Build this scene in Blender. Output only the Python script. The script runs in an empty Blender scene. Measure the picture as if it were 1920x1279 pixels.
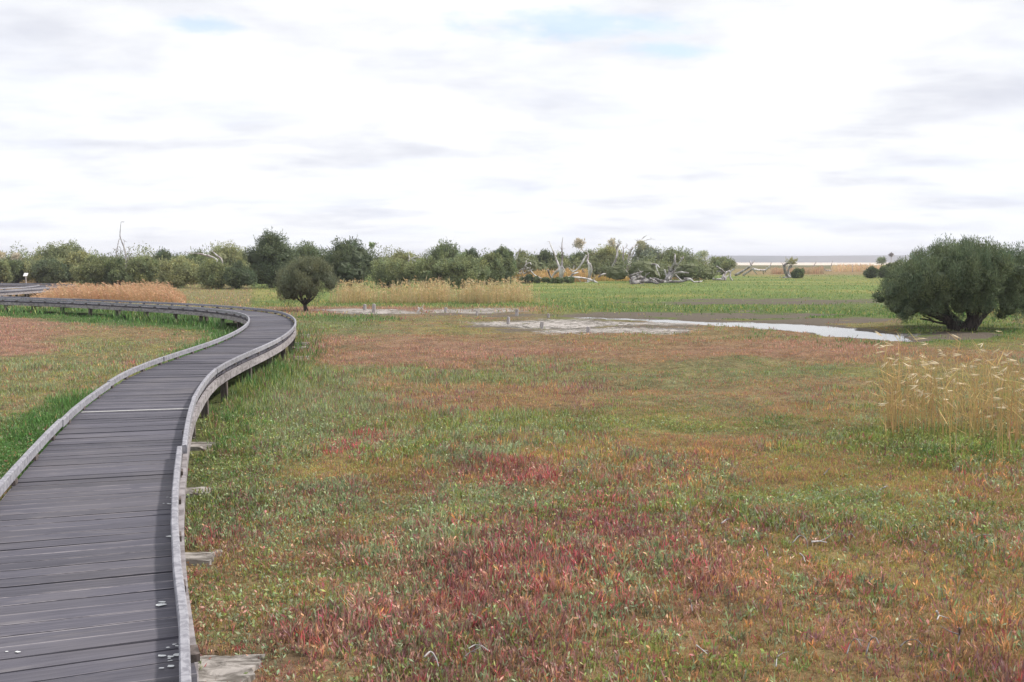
import bpy, math, random
import numpy as np

# ------------------------------------------------------------------ camera
FPX, CXP, CYP = 1900.0, 960.0, 639.5      # focal length and centre in photo pixels
H = 2.05                                  # eye height above the marsh
PITCH = math.atan((CYP - 490.0) / FPX)
scene = bpy.context.scene
COL = scene.collection
cam_d = bpy.data.cameras.new('camera')
cam = bpy.data.objects.new('camera', cam_d)
COL.objects.link(cam)
cam_d.sensor_width = 36.0
cam_d.lens = FPX / 1920.0 * 36.0
cam_d.clip_start = 0.1
cam_d.clip_end = 12000
cam.location = (0, 0, H)
cam.rotation_euler = (math.pi / 2 - PITCH, 0, 0)
scene.camera = cam

# ------------------------------------------------------------------ light
scene.view_settings.view_transform = 'Standard'
scene.view_settings.look = 'None'
scene.view_settings.gamma = 1
scene.view_settings.exposure = 0.55
SUN_EL, SUN_AZ = math.radians(47), math.radians(80)    # azimuth clockwise from +Y (view direction)
sd = bpy.data.lights.new('sun', 'SUN')
sd.energy = 3.0
sd.angle = math.radians(5.0)
sd.color = (1.0, 0.95, 0.87)
sun = bpy.data.objects.new('sun', sd)
COL.objects.link(sun)
sun.rotation_euler = (math.pi / 2 - SUN_EL, 0, -SUN_AZ + math.pi)
sun.location = (40, 10, 40)

world = bpy.data.worlds.new('World')
scene.world = world
world.use_nodes = True
wn, wl = world.node_tree.nodes, world.node_tree.links
wn.clear()


class G:
    """tiny node-graph helper"""
    def __init__(s, nt):
        s.n, s.l = nt.nodes, nt.links

    def link(s, v, sock):
        if isinstance(v, bpy.types.NodeSocket):
            s.l.new(v, sock)
        elif v is not None:
            sock.default_value = v

    def m(s, op, a, b=None, c=None, clamp=False):
        n = s.n.new('ShaderNodeMath')
        n.operation = op
        n.use_clamp = clamp
        s.link(a, n.inputs[0]); s.link(b, n.inputs[1]); s.link(c, n.inputs[2])
        return n.outputs[0]

    def mix(s, f, a, b, blend='MIX'):
        n = s.n.new('ShaderNodeMix')
        n.data_type = 'RGBA'
        n.blend_type = blend
        s.link(f, n.inputs[0])
        for v, k in ((a, 6), (b, 7)):
            if isinstance(v, tuple) and len(v) == 3:
                v = v + (1,)
            s.link(v, n.inputs[k])
        return n.outputs[2]

    def ss(s, v, lo, hi, a=0.0, b=1.0):
        n = s.n.new('ShaderNodeMapRange')
        n.interpolation_type = 'SMOOTHSTEP'
        s.link(v, n.inputs[0])
        for k, x in enumerate((lo, hi, a, b)):
            n.inputs[k + 1].default_value = x
        return n.outputs[0]

    def noise(s, vec, scale, detail=4, rough=0.55, dist=0.0, out=0):
        n = s.n.new('ShaderNodeTexNoise')
        s.link(vec, n.inputs['Vector'])
        n.inputs['Scale'].default_value = scale
        n.inputs['Detail'].default_value = detail
        n.inputs['Roughness'].default_value = rough
        n.inputs['Distortion'].default_value = dist
        return n.outputs[out]

    def comb(s, x, y, z):
        n = s.n.new('ShaderNodeCombineXYZ')
        s.link(x, n.inputs[0]); s.link(y, n.inputs[1]); s.link(z, n.inputs[2])
        return n.outputs[0]

    def sep(s, v):
        n = s.n.new('ShaderNodeSeparateXYZ')
        s.link(v, n.inputs[0])
        return n.outputs

    def attr(s, name, out='Color'):
        n = s.n.new('ShaderNodeAttribute')
        n.attribute_name = name
        return n.outputs[out]

    def geo(s, out='Position'):
        return s.n.new('ShaderNodeNewGeometry').outputs[out]

    def scale(s, v, t):
        n = s.n.new('ShaderNodeVectorMath')
        n.operation = 'MULTIPLY'
        s.link(v, n.inputs[0])
        n.inputs[1].default_value = t
        return n.outputs[0]


g = G(world.node_tree)
tc = wn.new('ShaderNodeTexCoord')
dx, dy, dz = g.sep(tc.outputs['Generated'])
den = g.m('ADD', g.m('MAXIMUM', dz, 0.0), 0.14)
px_ = g.m('DIVIDE', dx, den)
py_ = g.m('DIVIDE', dy, den)
P = g.comb(px_, py_, 0.0)
big = g.noise(P, 1.0, 5, 0.50, 0.2)
mid = g.noise(g.scale(P, (0.75, 1.0, 1)), 2.3, 6, 0.52, 0.2)
fine = g.noise(P, 5.0, 5, 0.6, 0.3)
# lavender-grey undersides of the cloud sheet
v = g.m('ADD', g.m('MULTIPLY', big, 0.45), g.m('ADD', g.m('MULTIPLY', mid, 0.45), g.m('MULTIPLY', fine, 0.10)))
grey = g.ss(v, 0.43, 0.67)
grey = g.m('MULTIPLY', grey, g.ss(dz, 0.0, 0.05, 0.45, 1.0))
cl = g.mix(grey, (0.745, 0.755, 0.77), (0.515, 0.53, 0.59))
veil = g.ss(g.noise(g.scale(P, (0.8, 1, 1)), 0.8, 4, 0.5), 0.45, 0.62)
cl = g.mix(g.m('MULTIPLY', veil, 0.35), cl, (0.72, 0.765, 0.86))
# openings in the cloud: where the blue sky shows through
holes = None
for (hx, hy, sx, sy) in ((-0.79, 2.65, 0.10, 0.06), (0.15, 2.69, 0.26, 0.11), (0.43, 2.87, 0.18, 0.07), (3.5, -2.0, 2.0, 1.5), (-3.0, -3.0, 2.0, 1.0)):
    ex = g.m('DIVIDE', g.m('SUBTRACT', px_, hx), sx)
    ey = g.m('DIVIDE', g.m('SUBTRACT', py_, hy), sy)
    r = g.m('SQRT', g.m('ADD', g.m('MULTIPLY', ex, ex), g.m('MULTIPLY', ey, ey)))
    r = g.m('ADD', r, g.m('MULTIPLY', g.m('SUBTRACT', g.noise(P, 4.0, 6, 0.65), 0.5), 3.6))
    h = g.ss(r, 0.1, 1.5, 1.0, 0.0)
    holes = h if holes is None else g.m('MAXIMUM', holes, h)
sky = wn.new('ShaderNodeTexSky')
sky.sky_type = 'NISHITA'
sky.sun_disc = False
sky.sun_elevation = SUN_EL
sky.sun_rotation = SUN_AZ
bg1 = wn.new('ShaderNodeBackground')
wl.new(sky.outputs[0], bg1.inputs[0])
bg1.inputs[1].default_value = 0.15
bg2 = wn.new('ShaderNodeBackground')
wl.new(cl, bg2.inputs[0])
bg2.inputs[1].default_value = 1.0
ms = wn.new('ShaderNodeMixShader')
wl.new(g.m('SUBTRACT', 1.0, g.m('MULTIPLY', holes, 0.55)), ms.inputs[0])
wl.new(bg1.outputs[0], ms.inputs[1])
wl.new(bg2.outputs[0], ms.inputs[2])
wo = wn.new('ShaderNodeOutputWorld')
wl.new(ms.outputs[0], wo.inputs[0])

# ------------------------------------------------------------------ projection helpers
CP, SP = math.cos(PITCH), math.sin(PITCH)


def at(x, y, Y=None, z=0.0):
    """photo pixel -> world point, on the plane of height z or at the distance Y"""
    a, b = (x - CXP) / FPX, -(y - CYP) / FPX
    d = np.array([a, CP + b * SP, -SP + b * CP])
    t = (Y / d[1]) if Y is not None else (z - H) / d[2]
    return np.array([0, 0, H]) + d * t


def proj(p):
    p = np.asarray(p, float)
    q = p - np.array([0, 0, H])
    f = q[..., 1] * CP - q[..., 2] * SP
    u = q[..., 1] * SP + q[..., 2] * CP
    f = np.maximum(f, 0.05)
    return CXP + FPX * q[..., 0] / f, CYP - FPX * u / f


def gY(y):
    return at(960, y)[1]


rng = np.random.default_rng(7)
random.seed(7)


def _hash(ix, iy, s):
    h = (ix.astype(np.int64) * 374761393 + iy.astype(np.int64) * 668265263 + s * 974634777) & 0x7fffffff
    h = ((h ^ (h >> 13)) * 1274126177) & 0x7fffffff
    return ((h ^ (h >> 16)) & 0xffff) / 65535.0


def vnoise(x, y, s=0):
    x = np.asarray(x, float); y = np.asarray(y, float)
    ix, iy = np.floor(x), np.floor(y)
    fx, fy = x - ix, y - iy
    fx = fx * fx * (3 - 2 * fx); fy = fy * fy * (3 - 2 * fy)
    a = _hash(ix, iy, s); b = _hash(ix + 1, iy, s); c = _hash(ix, iy + 1, s); d = _hash(ix + 1, iy + 1, s)
    return (a * (1 - fx) + b * fx) * (1 - fy) + (c * (1 - fx) + d * fx) * fy


def fbm(x, y, s=0, o=4):
    t, a, n = 0, 0.5, 0
    for k in range(o):
        t = t + a * vnoise(x * 2 ** k + 13.7 * k, y * 2 ** k - 7.1 * k, s + k)
        n += a; a *= 0.5
    return t / n


def sstep(x, a, b):
    t = np.clip((x - a) / (b - a), 0, 1)
    return t * t * (3 - 2 * t)


def blob(x, y, cx, cy, rx, ry, soft=0.5):
    r = np.sqrt(((x - cx) / rx) ** 2 + ((y - cy) / ry) ** 2)
    return sstep(r, 1 + soft, 1 - soft)


def unit(v):
    return v / np.maximum(np.linalg.norm(v, axis=-1, keepdims=True), 1e-9)


# ------------------------------------------------------------------ object helpers
def tag(o, label=None, cat=None, group=None, kind=None):
    if label: o['label'] = label
    if cat: o['category'] = cat
    if group: o['group'] = group
    if kind: o['kind'] = kind
    return o


def empty(name, loc, label, cat, group=None):
    o = bpy.data.objects.new(name, None)
    COL.objects.link(o)
    o.location = loc
    o.empty_display_size = 0.2
    return tag(o, label, cat, group)


def link(name, me, mat, parent=None, loc=None):
    o = bpy.data.objects.new(name, me)
    COL.objects.link(o)
    if mat is not None:
        me.materials.append(mat)
    if parent is not None:
        o.parent = parent
        o.location = [-c for c in parent.location]      # mesh data is in world coordinates
    return o


def mesh_np(name, V, F, colv=None, uv=None, smooth=False):
    """V (n,3), F (m,k); colv per vertex"""
    V = np.ascontiguousarray(V, dtype=np.float32); F = np.ascontiguousarray(F, dtype=np.int32)
    me = bpy.data.meshes.new(name)
    m, k = F.shape
    me.vertices.add(len(V)); me.loops.add(m * k); me.polygons.add(m)
    me.vertices.foreach_set('co', V.ravel())
    me.loops.foreach_set('vertex_index', F.ravel())
    me.polygons.foreach_set('loop_start', np.arange(0, m * k, k, dtype=np.int32))
    me.polygons.foreach_set('use_smooth', np.full(m, smooth, dtype=bool))
    if colv is not None:
        a = me.color_attributes.new('col', 'FLOAT_COLOR', 'POINT')
        c = np.ones((len(V), 4), np.float32); c[:, :3] = colv
        a.data.foreach_set('color', c.ravel())
    if uv is not None:
        u = me.uv_layers.new(name='uv')
        u.data.foreach_set('uv', np.ascontiguousarray(uv, np.float32).ravel())
    me.update(calc_edges=True)
    return me


class MB:
    """collects quads into one mesh"""
    def __init__(s):
        s.V, s.F, s.C, s.U, s.n = [], [], [], [], 0

    def add(s, V, F, c=(1, 1, 1), uv=None):
        V = np.asarray(V, float); F = np.asarray(F, int)
        s.V.append(V); s.F.append(F + s.n); s.n += len(V)
        c = np.asarray(c, float)
        s.C.append(np.broadcast_to(c, (len(V), 3)) if c.ndim == 1 else c)
        s.U.append(np.zeros((F.size, 2)) if uv is None else np.asarray(uv, float).reshape(-1, 2))

    def hexa(s, P, c=(1, 1, 1), uv=None):
        """8 corners: bottom 4 then top 4"""
        s.add(P, [[3, 2, 1, 0], [4, 5, 6, 7], [0, 1, 5, 4], [1, 2, 6, 5], [2, 3, 7, 6], [3, 0, 4, 7]], c, uv)

    def box(s, c, d, rz=0.0, col=(1, 1, 1), taper=1.0, jit=0.0):
        x, y, z = d[0] / 2, d[1] / 2, d[2] / 2
        P = []
        for zz, k in ((-z, 1), (z, taper)):
            for sx, sy in ((-1, -1), (1, -1), (1, 1), (-1, 1)):
                P.append((sx * x * k, sy * y * k, zz))
        P = np.array(P) + rng.normal(0, 1, (8, 3)) * jit
        ca, sa = math.cos(rz), math.sin(rz)
        Q = np.c_[P[:, 0] * ca - P[:, 1] * sa, P[:, 0] * sa + P[:, 1] * ca, P[:, 2]] + np.array(c)
        s.hexa(Q, col)

    def tube(s, pts, rad, sides=8, col=(1, 1, 1), rough=0.08, cap=True):
        pts = np.asarray(pts, float); n = len(pts)
        rad = np.broadcast_to(np.asarray(rad, float), (n,))
        T = unit(np.gradient(pts, axis=0))
        ref = np.array([0.31, 0.23, 0.92]) if abs(T[:, 2]).mean() < 0.8 else np.array([1.0, 0.1, 0.05])
        A = unit(np.cross(T, ref)); B = np.cross(T, A)
        th = np.arange(sides) / sides * 2 * math.pi
        R = rad[:, None] * (1 + rough * rng.normal(0, 1, (n, sides)))
        ring = pts[:, None] + R[..., None] * (A[:, None] * np.cos(th)[None, :, None] + B[:, None] * np.sin(th)[None, :, None])
        V = ring.reshape(-1, 3)
        i = np.arange(n - 1)[:, None] * sides; j = np.arange(sides)[None]; j2 = (j + 1) % sides
        F = np.stack([i + j, i + j2, i + sides + j2, i + sides + j], -1).reshape(-1, 4)
        if cap:
            e = []
            for b, rev in ((0, True), ((n - 1) * sides, False)):
                for q in range(1, sides - 1, 2):
                    f = [b, b + q, b + q + 1, b + (q + 2) % sides if q + 2 <= sides - 1 else b + q + 1]
                    if len(set(f)) == 4:
                        e.append(f[::-1] if rev else f)
            if sides % 2 == 0:
                F = np.vstack([F, np.array(e)])
        s.add(V, F, col)

    def build(s, name, mat, parent=None, smooth=False, uv=False):
        me = mesh_np(name, np.vstack(s.V), np.vstack(s.F), np.vstack(s.C), np.vstack(s.U) if uv else None, smooth)
        return link(name, me, mat, parent)


def catmull(P, per=8):
    P = np.asarray(P, float)
    Q = np.vstack([2 * P[0] - P[1], P, 2 * P[-1] - P[-2]])
    out = []
    for i in range(1, len(Q) - 2):
        for t in np.arange(per) / per:
            a, b, c, d = Q[i - 1], Q[i], Q[i + 1], Q[i + 2]
            out.append(0.5 * (2 * b + (c - a) * t + (2 * a - 5 * b + 4 * c - d) * t * t + (3 * b - a - 3 * c + d) * t ** 3))
    out.append(P[-1])
    return np.array(out)


def resample(P, step):
    d = np.r_[0, np.cumsum(np.linalg.norm(np.diff(P, axis=0), axis=1))]
    s = np.arange(0, d[-1], step)
    return np.stack([np.interp(s, d, P[:, k]) for k in range(P.shape[1])], -1), s


# ------------------------------------------------------------------ materials
def mat(name):
    m = bpy.data.materials.new(name)
    m.use_nodes = True
    nt = m.node_tree
    nt.nodes.clear()
    b = nt.nodes.new('ShaderNodeBsdfPrincipled')
    o = nt.nodes.new('ShaderNodeOutputMaterial')
    nt.links.new(b.outputs[0], o.inputs[0])
    return m, G(nt), b, o


def bump(g, h, b, strength=0.5, dist=0.02):
    n = g.n.new('ShaderNodeBump')
    n.inputs['Strength'].default_value = strength
    n.inputs['Distance'].default_value = dist
    g.l.new(h, n.inputs['Height'])
    g.l.new(n.outputs[0], b.inputs['Normal'])


def foliage_mat(name, rough=0.6, trans=0.3, spec=0.25, nz=12.0):
    m, g, b, o = mat(name)
    c = g.attr('col')
    n = g.noise(g.geo(), nz, 3)
    c = g.mix(1.0, c, g.mix(n, (0.72, 0.72, 0.72), (1.28, 1.28, 1.28)), 'MULTIPLY')
    g.l.new(c, b.inputs['Base Color'])
    b.inputs['Roughness'].default_value = rough
    b.inputs['Specular IOR Level'].default_value = spec
    t = g.n.new('ShaderNodeBsdfTranslucent')
    g.l.new(c, t.inputs[0])
    x = g.n.new('ShaderNodeMixShader')
    x.inputs[0].default_value = trans
    g.l.new(b.outputs[0], x.inputs[1]); g.l.new(t.outputs[0], x.inputs[2])
    g.l.new(x.outputs[0], o.inputs[0])
    return m


M = {}
M['leaf'] = foliage_mat('shrub leaves')
M['herb'] = foliage_mat('marsh plants', 0.5, 0.3, 0.35, 60.0)
M['reed'] = foliage_mat('dry reed', 0.55, 0.35, 0.3, 25.0)

# weathered wood that follows the vertex tone
def wood_mat(name, base, dark, scale=(3, 3, 3), nz=6.0, rough=0.8, bs=0.4):
    m, g, b, o = mat(name)
    p = g.scale(g.geo(), scale)
    n = g.noise(p, nz, 6, 0.65, 0.6)
    n2 = g.noise(g.geo(), 1.3, 3)
    c = g.mix(g.ss(n, 0.38, 0.62), dark, base)
    c = g.mix(g.m('MULTIPLY', n2, 0.35), c, tuple(0.6 * k for k in base))
    c = g.mix(1.0, c, g.attr('col'), 'MULTIPLY')
    g.l.new(c, b.inputs['Base Color'])
    b.inputs['Roughness'].default_value = rough
    b.inputs['Specular IOR Level'].default_value = 0.25
    bump(g, n, b, bs, 0.01)
    return m


M['kerb'] = wood_mat('weathered kerb timber', (0.33, 0.325, 0.355), (0.18, 0.175, 0.20), (2, 2, 2), 9.0)
M['fascia'] = wood_mat('weathered fascia timber', (0.36, 0.33, 0.34), (0.17, 0.15, 0.155), (1.2, 1.2, 3), 5.0)
M['post'] = wood_mat('dark post timber', (0.16, 0.13, 0.12), (0.06, 0.05, 0.045), (3, 3, 0.6), 7.0)
M['slab'] = wood_mat('pale cracked sleeper', (0.34, 0.31, 0.29), (0.07, 0.06, 0.05), (1.0, 3.5, 2.0), 5.0, 0.85, 0.9)
M['dead'] = wood_mat('bleached deadwood', (0.78, 0.75, 0.74), (0.26, 0.21, 0.21), (1, 1, 0.4), 2.2, 0.75, 0.5)
M['bark'] = wood_mat('dark bark', (0.10, 0.08, 0.07), (0.03, 0.025, 0.02), (3, 3, 0.8), 5.0, 0.9, 0.8)
M['stump'] = wood_mat('bleached post timber', (0.50, 0.47, 0.47), (0.25, 0.21, 0.20), (4, 4, 0.5), 6.0)

m, g, b, o = mat('boardwalk planks')
uvn = g.n.new('ShaderNodeUVMap'); uvn.uv_map = 'uv'
uu, vv, _ = g.sep(uvn.outputs[0])
cidx = g.attr('col', 'Vector')
cr, cg, cb = g.sep(cidx)
pl = g.comb(g.m('ADD', g.m('MULTIPLY', uu, 1.0), g.m('MULTIPLY', cb, 40.0)), g.m('MULTIPLY', vv, 1.0), g.m('MULTIPLY', cb, 17.0))
grain = g.noise(g.scale(pl, (2.2, 60, 1)), 1.0, 6, 0.7, 0.3)
blot = g.noise(g.scale(pl, (2.0, 9, 1)), 1.0, 4, 0.6)
c = g.mix(g.ss(grain, 0.32, 0.68), (0.057, 0.054, 0.070), (0.098, 0.093, 0.115))
c = g.mix(g.ss(blot, 0.55, 0.78, 0.0, 0.5), c, (0.18, 0.165, 0.17))
# worn pale arrises along the plank edges
edge = g.m('ABSOLUTE', g.m('SUBTRACT', vv, 0.066))
em = g.ss(edge, 0.055, 0.061)
em = g.m('MULTIPLY', em, g.ss(g.noise(g.scale(pl, (3.0, 2.0, 1)), 1.0, 4, 0.7), 0.42, 0.56))
em = g.m('MULTIPLY', em, cr)
c = g.mix(g.m('MULTIPLY', em, 0.6), c, (0.36, 0.33, 0.34))
c = g.mix(1.0, c, g.comb(cg, cg, cg), 'MULTIPLY')
big = g.noise(g.geo(), 0.9, 3)
c = g.mix(g.ss(big, 0.45, 0.7, 0.0, 0.3), c, (0.15, 0.135, 0.135))
g.l.new(c, b.inputs['Base Color'])
b.inputs['Roughness'].default_value = 0.75
b.inputs['Specular IOR Level'].default_value = 0.3
bump(g, grain, b, 0.6, 0.004)
M['deck'] = m

m, g, b, o = mat('pale joint strip')
g.l.new(g.mix(g.noise(g.geo(), 30), (0.35, 0.34, 0.34), (0.62, 0.60, 0.58)), b.inputs['Base Color'])
b.inputs['Roughness'].default_value = 0.6
M['strip'] = m
m, g, b, o = mat('bird lime')
g.l.new(g.mix(g.noise(g.geo(), 60), (0.45, 0.46, 0.46), (0.85, 0.86, 0.86)), b.inputs['Base Color'])
b.inputs['Roughness'].default_value = 0.9
M['lime'] = m
m, g, b, o = mat('white painted panel')
g.l.new(g.mix(g.noise(g.geo(), 9), (0.7, 0.7, 0.7), (0.85, 0.85, 0.86)), b.inputs['Base Color'])
b.inputs['Roughness'].default_value = 0.4
M['panel'] = m

m, g, b, o = mat('water')
b.inputs['Base Color'].default_value = (0.10, 0.095, 0.085, 1)
b.inputs['Roughness'].default_value = 0.06
b.inputs['IOR'].default_value = 1.33
wv = g.noise(g.scale(g.geo(), (1.2, 2.5, 1)), 3.0, 3, 0.5)
bump(g, wv, b, 0.12, 0.01)
M['water'] = m

m, g, b, o = mat('distant hill')
n = g.noise(g.scale(g.geo(), (1, 1, 6)), 0.006, 6, 0.6)
g.l.new(g.mix(g.ss(n, 0.4, 0.6), (0.06, 0.07, 0.05), (0.14, 0.13, 0.10)), b.inputs['Base Color'])
b.inputs['Roughness'].default_value = 1.0
M['hill'] = m

# ground: vertex colour gives the plant / mud zones and some painted shade, noise the detail
m, g, b, o = mat('marsh ground')
p = g.geo()
z = g.attr('col')
n1 = g.noise(p, 9.0, 6, 0.7)
n2 = g.noise(p, 1.6, 5, 0.65)
n3 = g.noise(g.scale(p, (0.5, 1, 1)), 0.35, 4, 0.6)
c = g.mix(1.0, z, g.mix(g.ss(n1, 0.3, 0.7), (0.55, 0.55, 0.55), (1.35, 1.35, 1.35)), 'MULTIPLY')
c = g.mix(1.0, c, g.mix(g.ss(n2, 0.35, 0.65), (0.78, 0.80, 0.80), (1.2, 1.2, 1.2)), 'MULTIPLY')
zo = g.attr('zone', 'Vector')
zm, zs, zg = g.sep(zo)
# mud; beneath the big tree it also paints in shade
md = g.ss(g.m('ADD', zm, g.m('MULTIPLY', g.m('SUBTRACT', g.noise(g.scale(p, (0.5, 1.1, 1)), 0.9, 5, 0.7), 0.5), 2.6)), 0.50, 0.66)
mud_shade_col = g.mix(n1, (0.060, 0.050, 0.040), (0.165, 0.135, 0.105))
c = g.mix(md, c, mud_shade_col)
# pale salt crust with dark algae cracks
cr1 = g.noise(g.scale(p, (0.55, 1.0, 1)), 2.2, 6, 0.78, 2.2)
sl = g.ss(g.m('ADD', zs, g.m('MULTIPLY', g.m('SUBTRACT', cr1, 0.5), 6.5)), 0.60, 0.95)
sl = g.m('MULTIPLY', sl, g.ss(zs, 0.05, 0.3))
c = g.mix(g.ss(zs, 0.3, 0.6, 0.0, 0.75), c, g.mix(n1, (0.06, 0.06, 0.055), (0.15, 0.14, 0.12)))
salt = g.mix(g.ss(n1, 0.35, 0.65), (0.30, 0.265, 0.24), (0.52, 0.48, 0.455))
c = g.mix(sl, c, salt)
g.l.new(c, b.inputs['Base Color'])
b.inputs['Roughness'].default_value = 0.9
b.inputs['Specular IOR Level'].default_value = 0.1
bump(g, g.m('ADD', n1, g.m('MULTIPLY', n2, 2.0)), b, 0.8, 0.05)
M['ground'] = m

# ------------------------------------------------------------------ the boardwalk's line (needed by the ground and plants too)
DECK, KT = 0.45, 0.565                       # deck surface, kerb top
Rpx = [(383, 1279), (362, 1150), (345, 1010), (341, 925), (347, 835), (356, 775), (370, 735), (403, 692), (448, 667), (497, 646),
       (528, 631), (547, 617), (555, 604), (550, 592), (530, 584), (484, 577.5), (400, 572), (300, 566.5), (200, 562.3), (100, 559.3), (0, 557.2)]
Lpx = [(0, 896), (60, 830), (140, 756), (215, 706), (300, 671), (380, 643), (437, 622), (460, 607), (466, 598), (460, 592)]
Lbot = [(440, 589.5), (390, 582), (340, 577), (240, 572.5), (200, 570), (100, 565), (0, 561)]     # foot of the kerb, seen from below the bend on
WW = 1.20
Rw = np.array([at(x, y, z=KT)[:2] for x, y in Rpx])
Lw = np.array([at(x, y, z=KT)[:2] for x, y in Lpx] + [at(x, y, z=0.475)[:2] for x, y in Lbot])


def offset(P, d):
    T = unit(np.gradient(P, axis=0))
    return P + np.c_[-T[:, 1], T[:, 0]] * d          # to the left of travel


Rc, _ = resample(catmull(Rw), 0.25)
Lc, _ = resample(catmull(Lw), 0.25)
# centre: half way between the two traced kerbs where both are seen
cpts = []
for k in range(0, 13):
    t = unit((Rw[k + 1] - Rw[max(k - 1, 0)])[None])[0]
    cpts.append(Rw[k] + np.array([-t[1], t[0]]) * WW / 2)
for k in range(13, len(Rw) - 1):
    n = Lc[np.linalg.norm(Lc - Rw[k], axis=1).argmin()]
    cpts.append((Rw[k] + n) / 2)
cpts = np.array(cpts)
d_ = cpts[-1] - cpts[-2]
cpts = np.vstack([cpts[0] + (0.42, -2.6), cpts, cpts[-1] + d_ * 1.05 + (0, -.2), cpts[-1] + d_ * 2.2 + (0, -.4), cpts[-1] + d_ * 3.4 + (0, -.6)])
CL, CS = resample(catmull(cpts), 0.1)
for _ in range(50):                          # smooth out tracing wobble
    w = sstep(CL[1:-1, 1], 12, 30)[:, None] * 0.5 + .08
    CL[1:-1] = CL[1:-1] * (1 - w) + (CL[:-2] + CL[2:]) / 2 * w
CL, CS = resample(CL, 0.1)
CT = unit(np.gradient(CL, axis=0)); CN = np.c_[-CT[:, 1], CT[:, 0]]
s_bend = CS[np.argmin(np.linalg.norm(CL - np.array([-6.6, 27.7]), axis=1))]
WID = 1.20 + 0.12 * sstep(CS, s_bend - 0.3, s_bend + 4.5)
WALKL = CL + CN * WID[:, None] / 2
WALKR = CL - CN * WID[:, None] / 2


def walk_dist(x, y):
    """distance to the walk's centre line, less its extra width"""
    P = CL[::5]; E = (WID[::5] - WW) / 2
    out = np.full(x.shape, 99.0)
    xs, ys = x.ravel(), y.ravel(); o = out.ravel()
    for i in range(0, len(xs), 40000):
        d = (xs[i:i + 40000, None] - P[None, :, 0]) ** 2 + (ys[i:i + 40000, None] - P[None, :, 1]) ** 2
        o[i:i + 40000] = (np.sqrt(d) - E[None]).min(1)
    return o.reshape(x.shape)


WTR = [(1080, 593), (1200, 596), (1300, 600.5), (1400, 603), (1500, 606), (1570, 611), (1640, 621), (1680, 628), (1710, 633), (1725, 637),
       (1705, 640), (1690, 639), (1670, 638), (1640, 636), (1580, 631), (1500, 621), (1400, 612), (1300, 606.5), (1200, 600.5), (1080, 595.5)]
WTR_w = np.array([at(x, y)[:2] for x, y in WTR])


def poly_sd(x, y, poly):
    """signed distance to polygon, negative inside"""
    px, py = poly[:, 0], poly[:, 1]
    qx, qy = np.roll(px, -1), np.roll(py, -1)
    inside = np.zeros(x.shape, bool); dmin = np.full(x.shape, 1e9)
    for a, b_, c_, d_ in zip(px, py, qx, qy):
        cond = ((b_ > y) != (d_ > y)) & (x < (c_ - a) * (y - b_) / (d_ - b_ + 1e-12) + a)
        inside ^= cond
        ex, ey = c_ - a, d_ - b_
        t = np.clip(((x - a) * ex + (y - b_) * ey) / (ex * ex + ey * ey + 1e-12), 0, 1)
        dmin = np.minimum(dmin, np.hypot(x - a - t * ex, y - b_ - t * ey))
    return np.where(inside, -dmin, dmin)


def ground_z(x, y):
    z = (fbm(x / 2.2, y / 1.5, 11) - 0.5) * 0.22 + (fbm(x / 0.5, y / 0.5, 17, 2) - 0.5) * 0.03
    z = z * sstep(y, 45, 20)
    near = (x > -15) & (x < 32) & (y > 20) & (y < 48)
    sd_ = np.full(np.shape(x), 9.0)
    if np.any(near):
        xx, yy = np.asarray(x)[near], np.asarray(y)[near]
        s_ = poly_sd(xx, yy, WTR_w) + (fbm(xx / 1.0, yy / 0.7, 31) - 0.52) * 1.2
        sd_[near] = s_
    w = sstep(sd_, 1.6, 0.2)
    z = z * (1 - w) + 0.004 * w
    return z - 0.09 * sstep(sd_, 0.25, -0.25)


def colour_zones(x, y):
    """what grows where: plant colour weights by world position"""
    px, py = proj(np.stack([x, y, np.zeros_like(x)], -1))
    wx = (fbm(x / 3, y / 3, 41) - 0.5); wy = (fbm(x / 3, y / 3, 43) - 0.5)
    qx = px + wx * 150; qy = py + wy * 40 * np.clip((py - 480) / 120, 0.15, 1.4)
    return px, py, qx, qy, wx, wy


GREEN = np.array([0.200, 0.230, 0.085]); GREY = np.array([0.285, 0.300, 0.180]); MAR = np.array([0.26, 0.150, 0.140])
RED = np.array([0.40, 0.125, 0.130]); ORA = np.array([0.47, 0.27, 0.14]); OLI = np.array([0.32, 0.285, 0.115])
BRO = np.array([0.35, 0.225, 0.140]); LUSH = np.array([0.110, 0.235, 0.060]); PINK = np.array([0.38, 0.235, 0.185])
PAL = np.stack([GREEN, GREY, MAR, RED, ORA, OLI, BRO, LUSH, PINK])
PAL = np.maximum(PAL.mean(1, keepdims=True) + (PAL - PAL.mean(1, keepdims=True)) * 1.18, .02) * 1.06
PAL[1] = (0.245, 0.285, 0.155)
PAL[7] = (0.095, 0.185, 0.052)


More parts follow.
